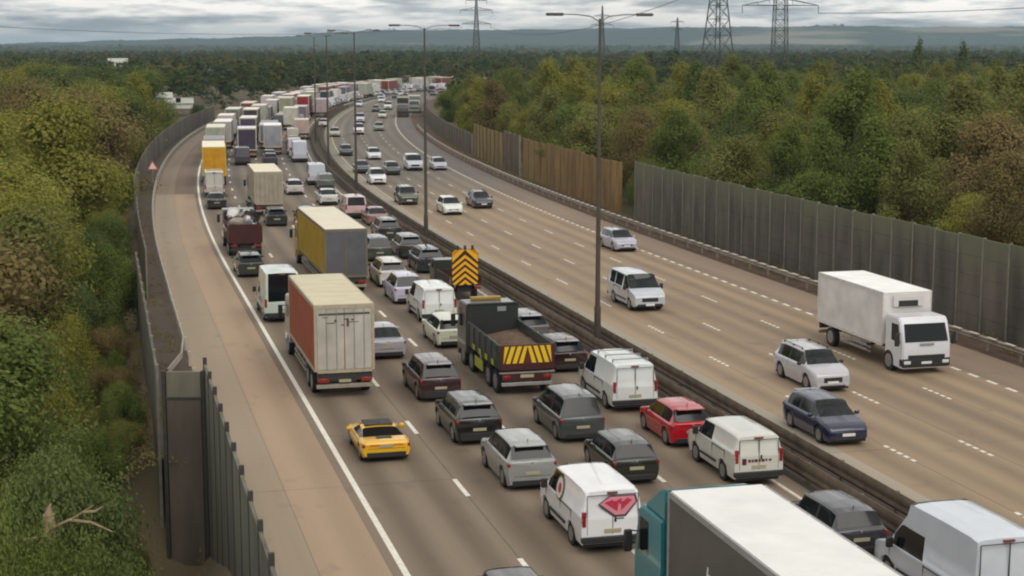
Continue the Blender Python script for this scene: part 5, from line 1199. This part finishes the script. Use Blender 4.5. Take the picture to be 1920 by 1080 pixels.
LAT = mat('pylon_steel', (.085, .09, .085), .6, .4)
def pylon(name, x, y, H, wb, wt, arms, label, rz=0, th=.16, twin=False):
    r = tag(bpy.data.objects.new(name, None), label, 'pylon', 'power line pylons beyond the wood'); COL.objects.link(r); r.location = (x, y, -.5); r.rotation_euler.z = rz
    b = B(); waist = H * .62
    def hw(z): return (wb + (wt - wb) * z / waist) / 2 if z < waist else wt / 2 + (.25 - wt / 2) * (z - waist) / (H - waist)
    zs = [0]; 
    while zs[-1] < H - .5: zs.append(min(H, zs[-1] + max(1.6, hw(zs[-1]) * 1.7)))
    for z0, z1 in zip(zs[:-1], zs[1:]):
        a, c = hw(z0), hw(z1); A = [(-a, -a, z0), (a, -a, z0), (a, a, z0), (-a, a, z0)]; C = [(-c, -c, z1), (c, -c, z1), (c, c, z1), (-c, c, z1)]
        for i in range(4):
            j = (i + 1) % 4; b.tube(A[i], C[i], th, th, 4, False); b.tube(A[i], C[j], th * .5, th * .5, 4, False); b.tube(A[j], C[i], th * .5, th * .5, 4, False); b.tube(C[i], C[j], th * .5, th * .5, 4, False)
    link('tower', b.mesh('tower', LAT, 0), r)
    for z, half in arms:
        for sx in (-1, 1):
            c = B(); w0 = hw(z); tip = (sx * half, 0, z)
            for yy in (-w0, w0): c.tube((sx * w0 * .6, yy, z), tip, th * .75, th * .6, 4, False); c.tube((sx * w0 * .6, yy, z + half * .18), tip, th * .6, th * .5, 4, False)
            for f in (.3, .6, .85): c.tube((sx * half * f, -w0 * (1 - f), z), (sx * half * f, 0, z + half * .18 * (1 - f)), th * .4, th * .4, 4, False)
            c.tube(tip, (tip[0], 0, z - 2.6), .10, .10, 4, False); link('cross_arm', c.mesh('cross_arm', LAT, 0), r)
    return r
pylon('pylon', (1341 - 960) / FPX * 430, 430, 50, 8.4, 2.6, [(31, 8), (38, 10), (45, 7)], 'nearest and broadest lattice pylon above the right wood', .5, .17)
pylon('pylon', (1456 - 960) / FPX * 520, 520, 48, 5.2, 3.6, [(28.2, 12.5), (37, 8), (43, 6)], 'lattice pylon with one wide low cross arm, right of the broadest one', .1, .17)
pylon('pylon', (894 - 960) / FPX * 1000, 1000, 46, 5.5, 2.4, [(28.7, 9), (37, 10), (43, 6.5)], 'slender distant pylon left of centre above the road bend', .1, .28)
pylon('pylon', (1266 - 960) / FPX * 1500, 1500, 41, 5.5, 2.6, [(30, 5), (37, 6.5)], 'small far pylon left of the broadest one', .2, .3)
pylon('pylon', (1127 - 960) / FPX * 1250, 1250, 46, 5, 2.2, [(31, 9), (38, 7)], 'far pylon showing behind the nearest lamp post', .15, .26)

def cable(p, q, sag, label):
    o = bpy.data.objects.new('power_line', None); COL.objects.link(o); tag(o, label, 'power line', 'power lines between the pylons'); bpy.data.objects.remove(o)
    b = B(); p, q = Vector(p), Vector(q); pr = p
    for k in range(1, 15):
        t_ = k / 14; c = p.lerp(q, t_) - Vector((0, 0, sag * 4 * t_ * (1 - t_))); b.tube(pr, c, .09, .09, 4, False); pr = c
    tag(link('power_line', b.mesh('power_line', mat('cable', (.05, .055, .06), .7), 0)), label, 'power line', 'power lines between the pylons')
XA, XB, XC = (1341 - 960) / FPX * 430, (1456 - 960) / FPX * 520, (894 - 960) / FPX * 1000
cable((XA - 8, 430, 28), (XC + 9, 1000, 26), 7, 'thin sagging cable from the broadest pylon to the slender distant one')
cable((XC - 9, 1000, 26), (-330, 560, 34), 9, 'thin cable crossing the upper left sky')
cable((XB + 12.5, 520, 25.2), (230, 300, 36), 4, 'thin cable leaving the wide low cross arm to the right')

# white building and grey sheds beyond the left wood
def house(name, px_, y, w_, d_, h_, wall, roof, label, cat='building'):
    x = (px_ - 960) / FPX * y; r = tag(bpy.data.objects.new(name, None), label, cat); COL.objects.link(r); r.location = (x, y, -.5); r.rotation_euler.z = .25
    b = B(); b.prism([(-d_ / 2, 0), (d_ / 2, 0), (d_ / 2, h_), (0, h_ + d_ * .22), (-d_ / 2, h_)], -w_ / 2, w_ / 2); link('wall', b.mesh('wall', wall, 0), r)
    b = B(); e = .3
    for sg in (-1, 1): b.prism([(0, h_ + d_ * .22 + .18), (0, h_ + d_ * .22 + .01), (sg * (d_ / 2 + e), h_ - e * .44 + .01), (sg * (d_ / 2 + e), h_ - e * .44 + .18)], -w_ / 2 - e, w_ / 2 + e)
    link('roof', b.mesh('roof', roof, 0), r)
    for k in range(max(1, int(w_ / 4))):
        xx = -w_ / 2 + 2 + k * 4; b = B(); b.box(xx - .6, xx + .6, -d_ / 2 - .03, -d_ / 2 + .02, 1.2, 2.6); link('window', b.mesh('window', GLASS, 0), r)
RW = mat('render_white', (.62, .62, .58), .8, noise=.1); RG = mat('slate', (.20, .18, .17), .8, noise=.2); CR = mat('pale_roof', (.42, .43, .38), .7, noise=.15)
house('white_house', 308, 395, 4.6, 5, 2.8, RW, CR, 'small white building among the trees left of the queue')
house('low_shed', 343, 400, 5.5, 5, 1.3, RW, CR, 'long low pale shed right of the small white building')
house('far_shed', 318, 620, 34, 12, 5.0, mat('shed_brown', (.16, .12, .10), .8), RG, 'long grey-brown shed beyond the white building')
house('far_cottage', 228, 700, 8, 8, 8, RW, CR, 'tiny white building far off at the left')

# ------------------------------------------------------------ haze
hb = B(); hb.box(-3200, 3200, -60, 7600, -7, 102); hm = bpy.data.materials.new('haze'); hm.use_nodes = True; t = hm.node_tree; t.nodes.remove(t.nodes['Principled BSDF'])
pv = t.nodes.new('ShaderNodeVolumePrincipled'); pv.inputs['Color'].default_value = (.38, .52, .64, 1); pv.inputs['Density'].default_value = .00013; pv.inputs['Anisotropy'].default_value = .2
t.links.new(pv.outputs[0], t.nodes['Material Output'].inputs['Volume']); ho = link('haze', hb.mesh('haze', hm, 0)); tag(ho, 'thin bluish air over the whole plain', 'haze', kind='stuff')
scn.cycles.volume_bounces = 0
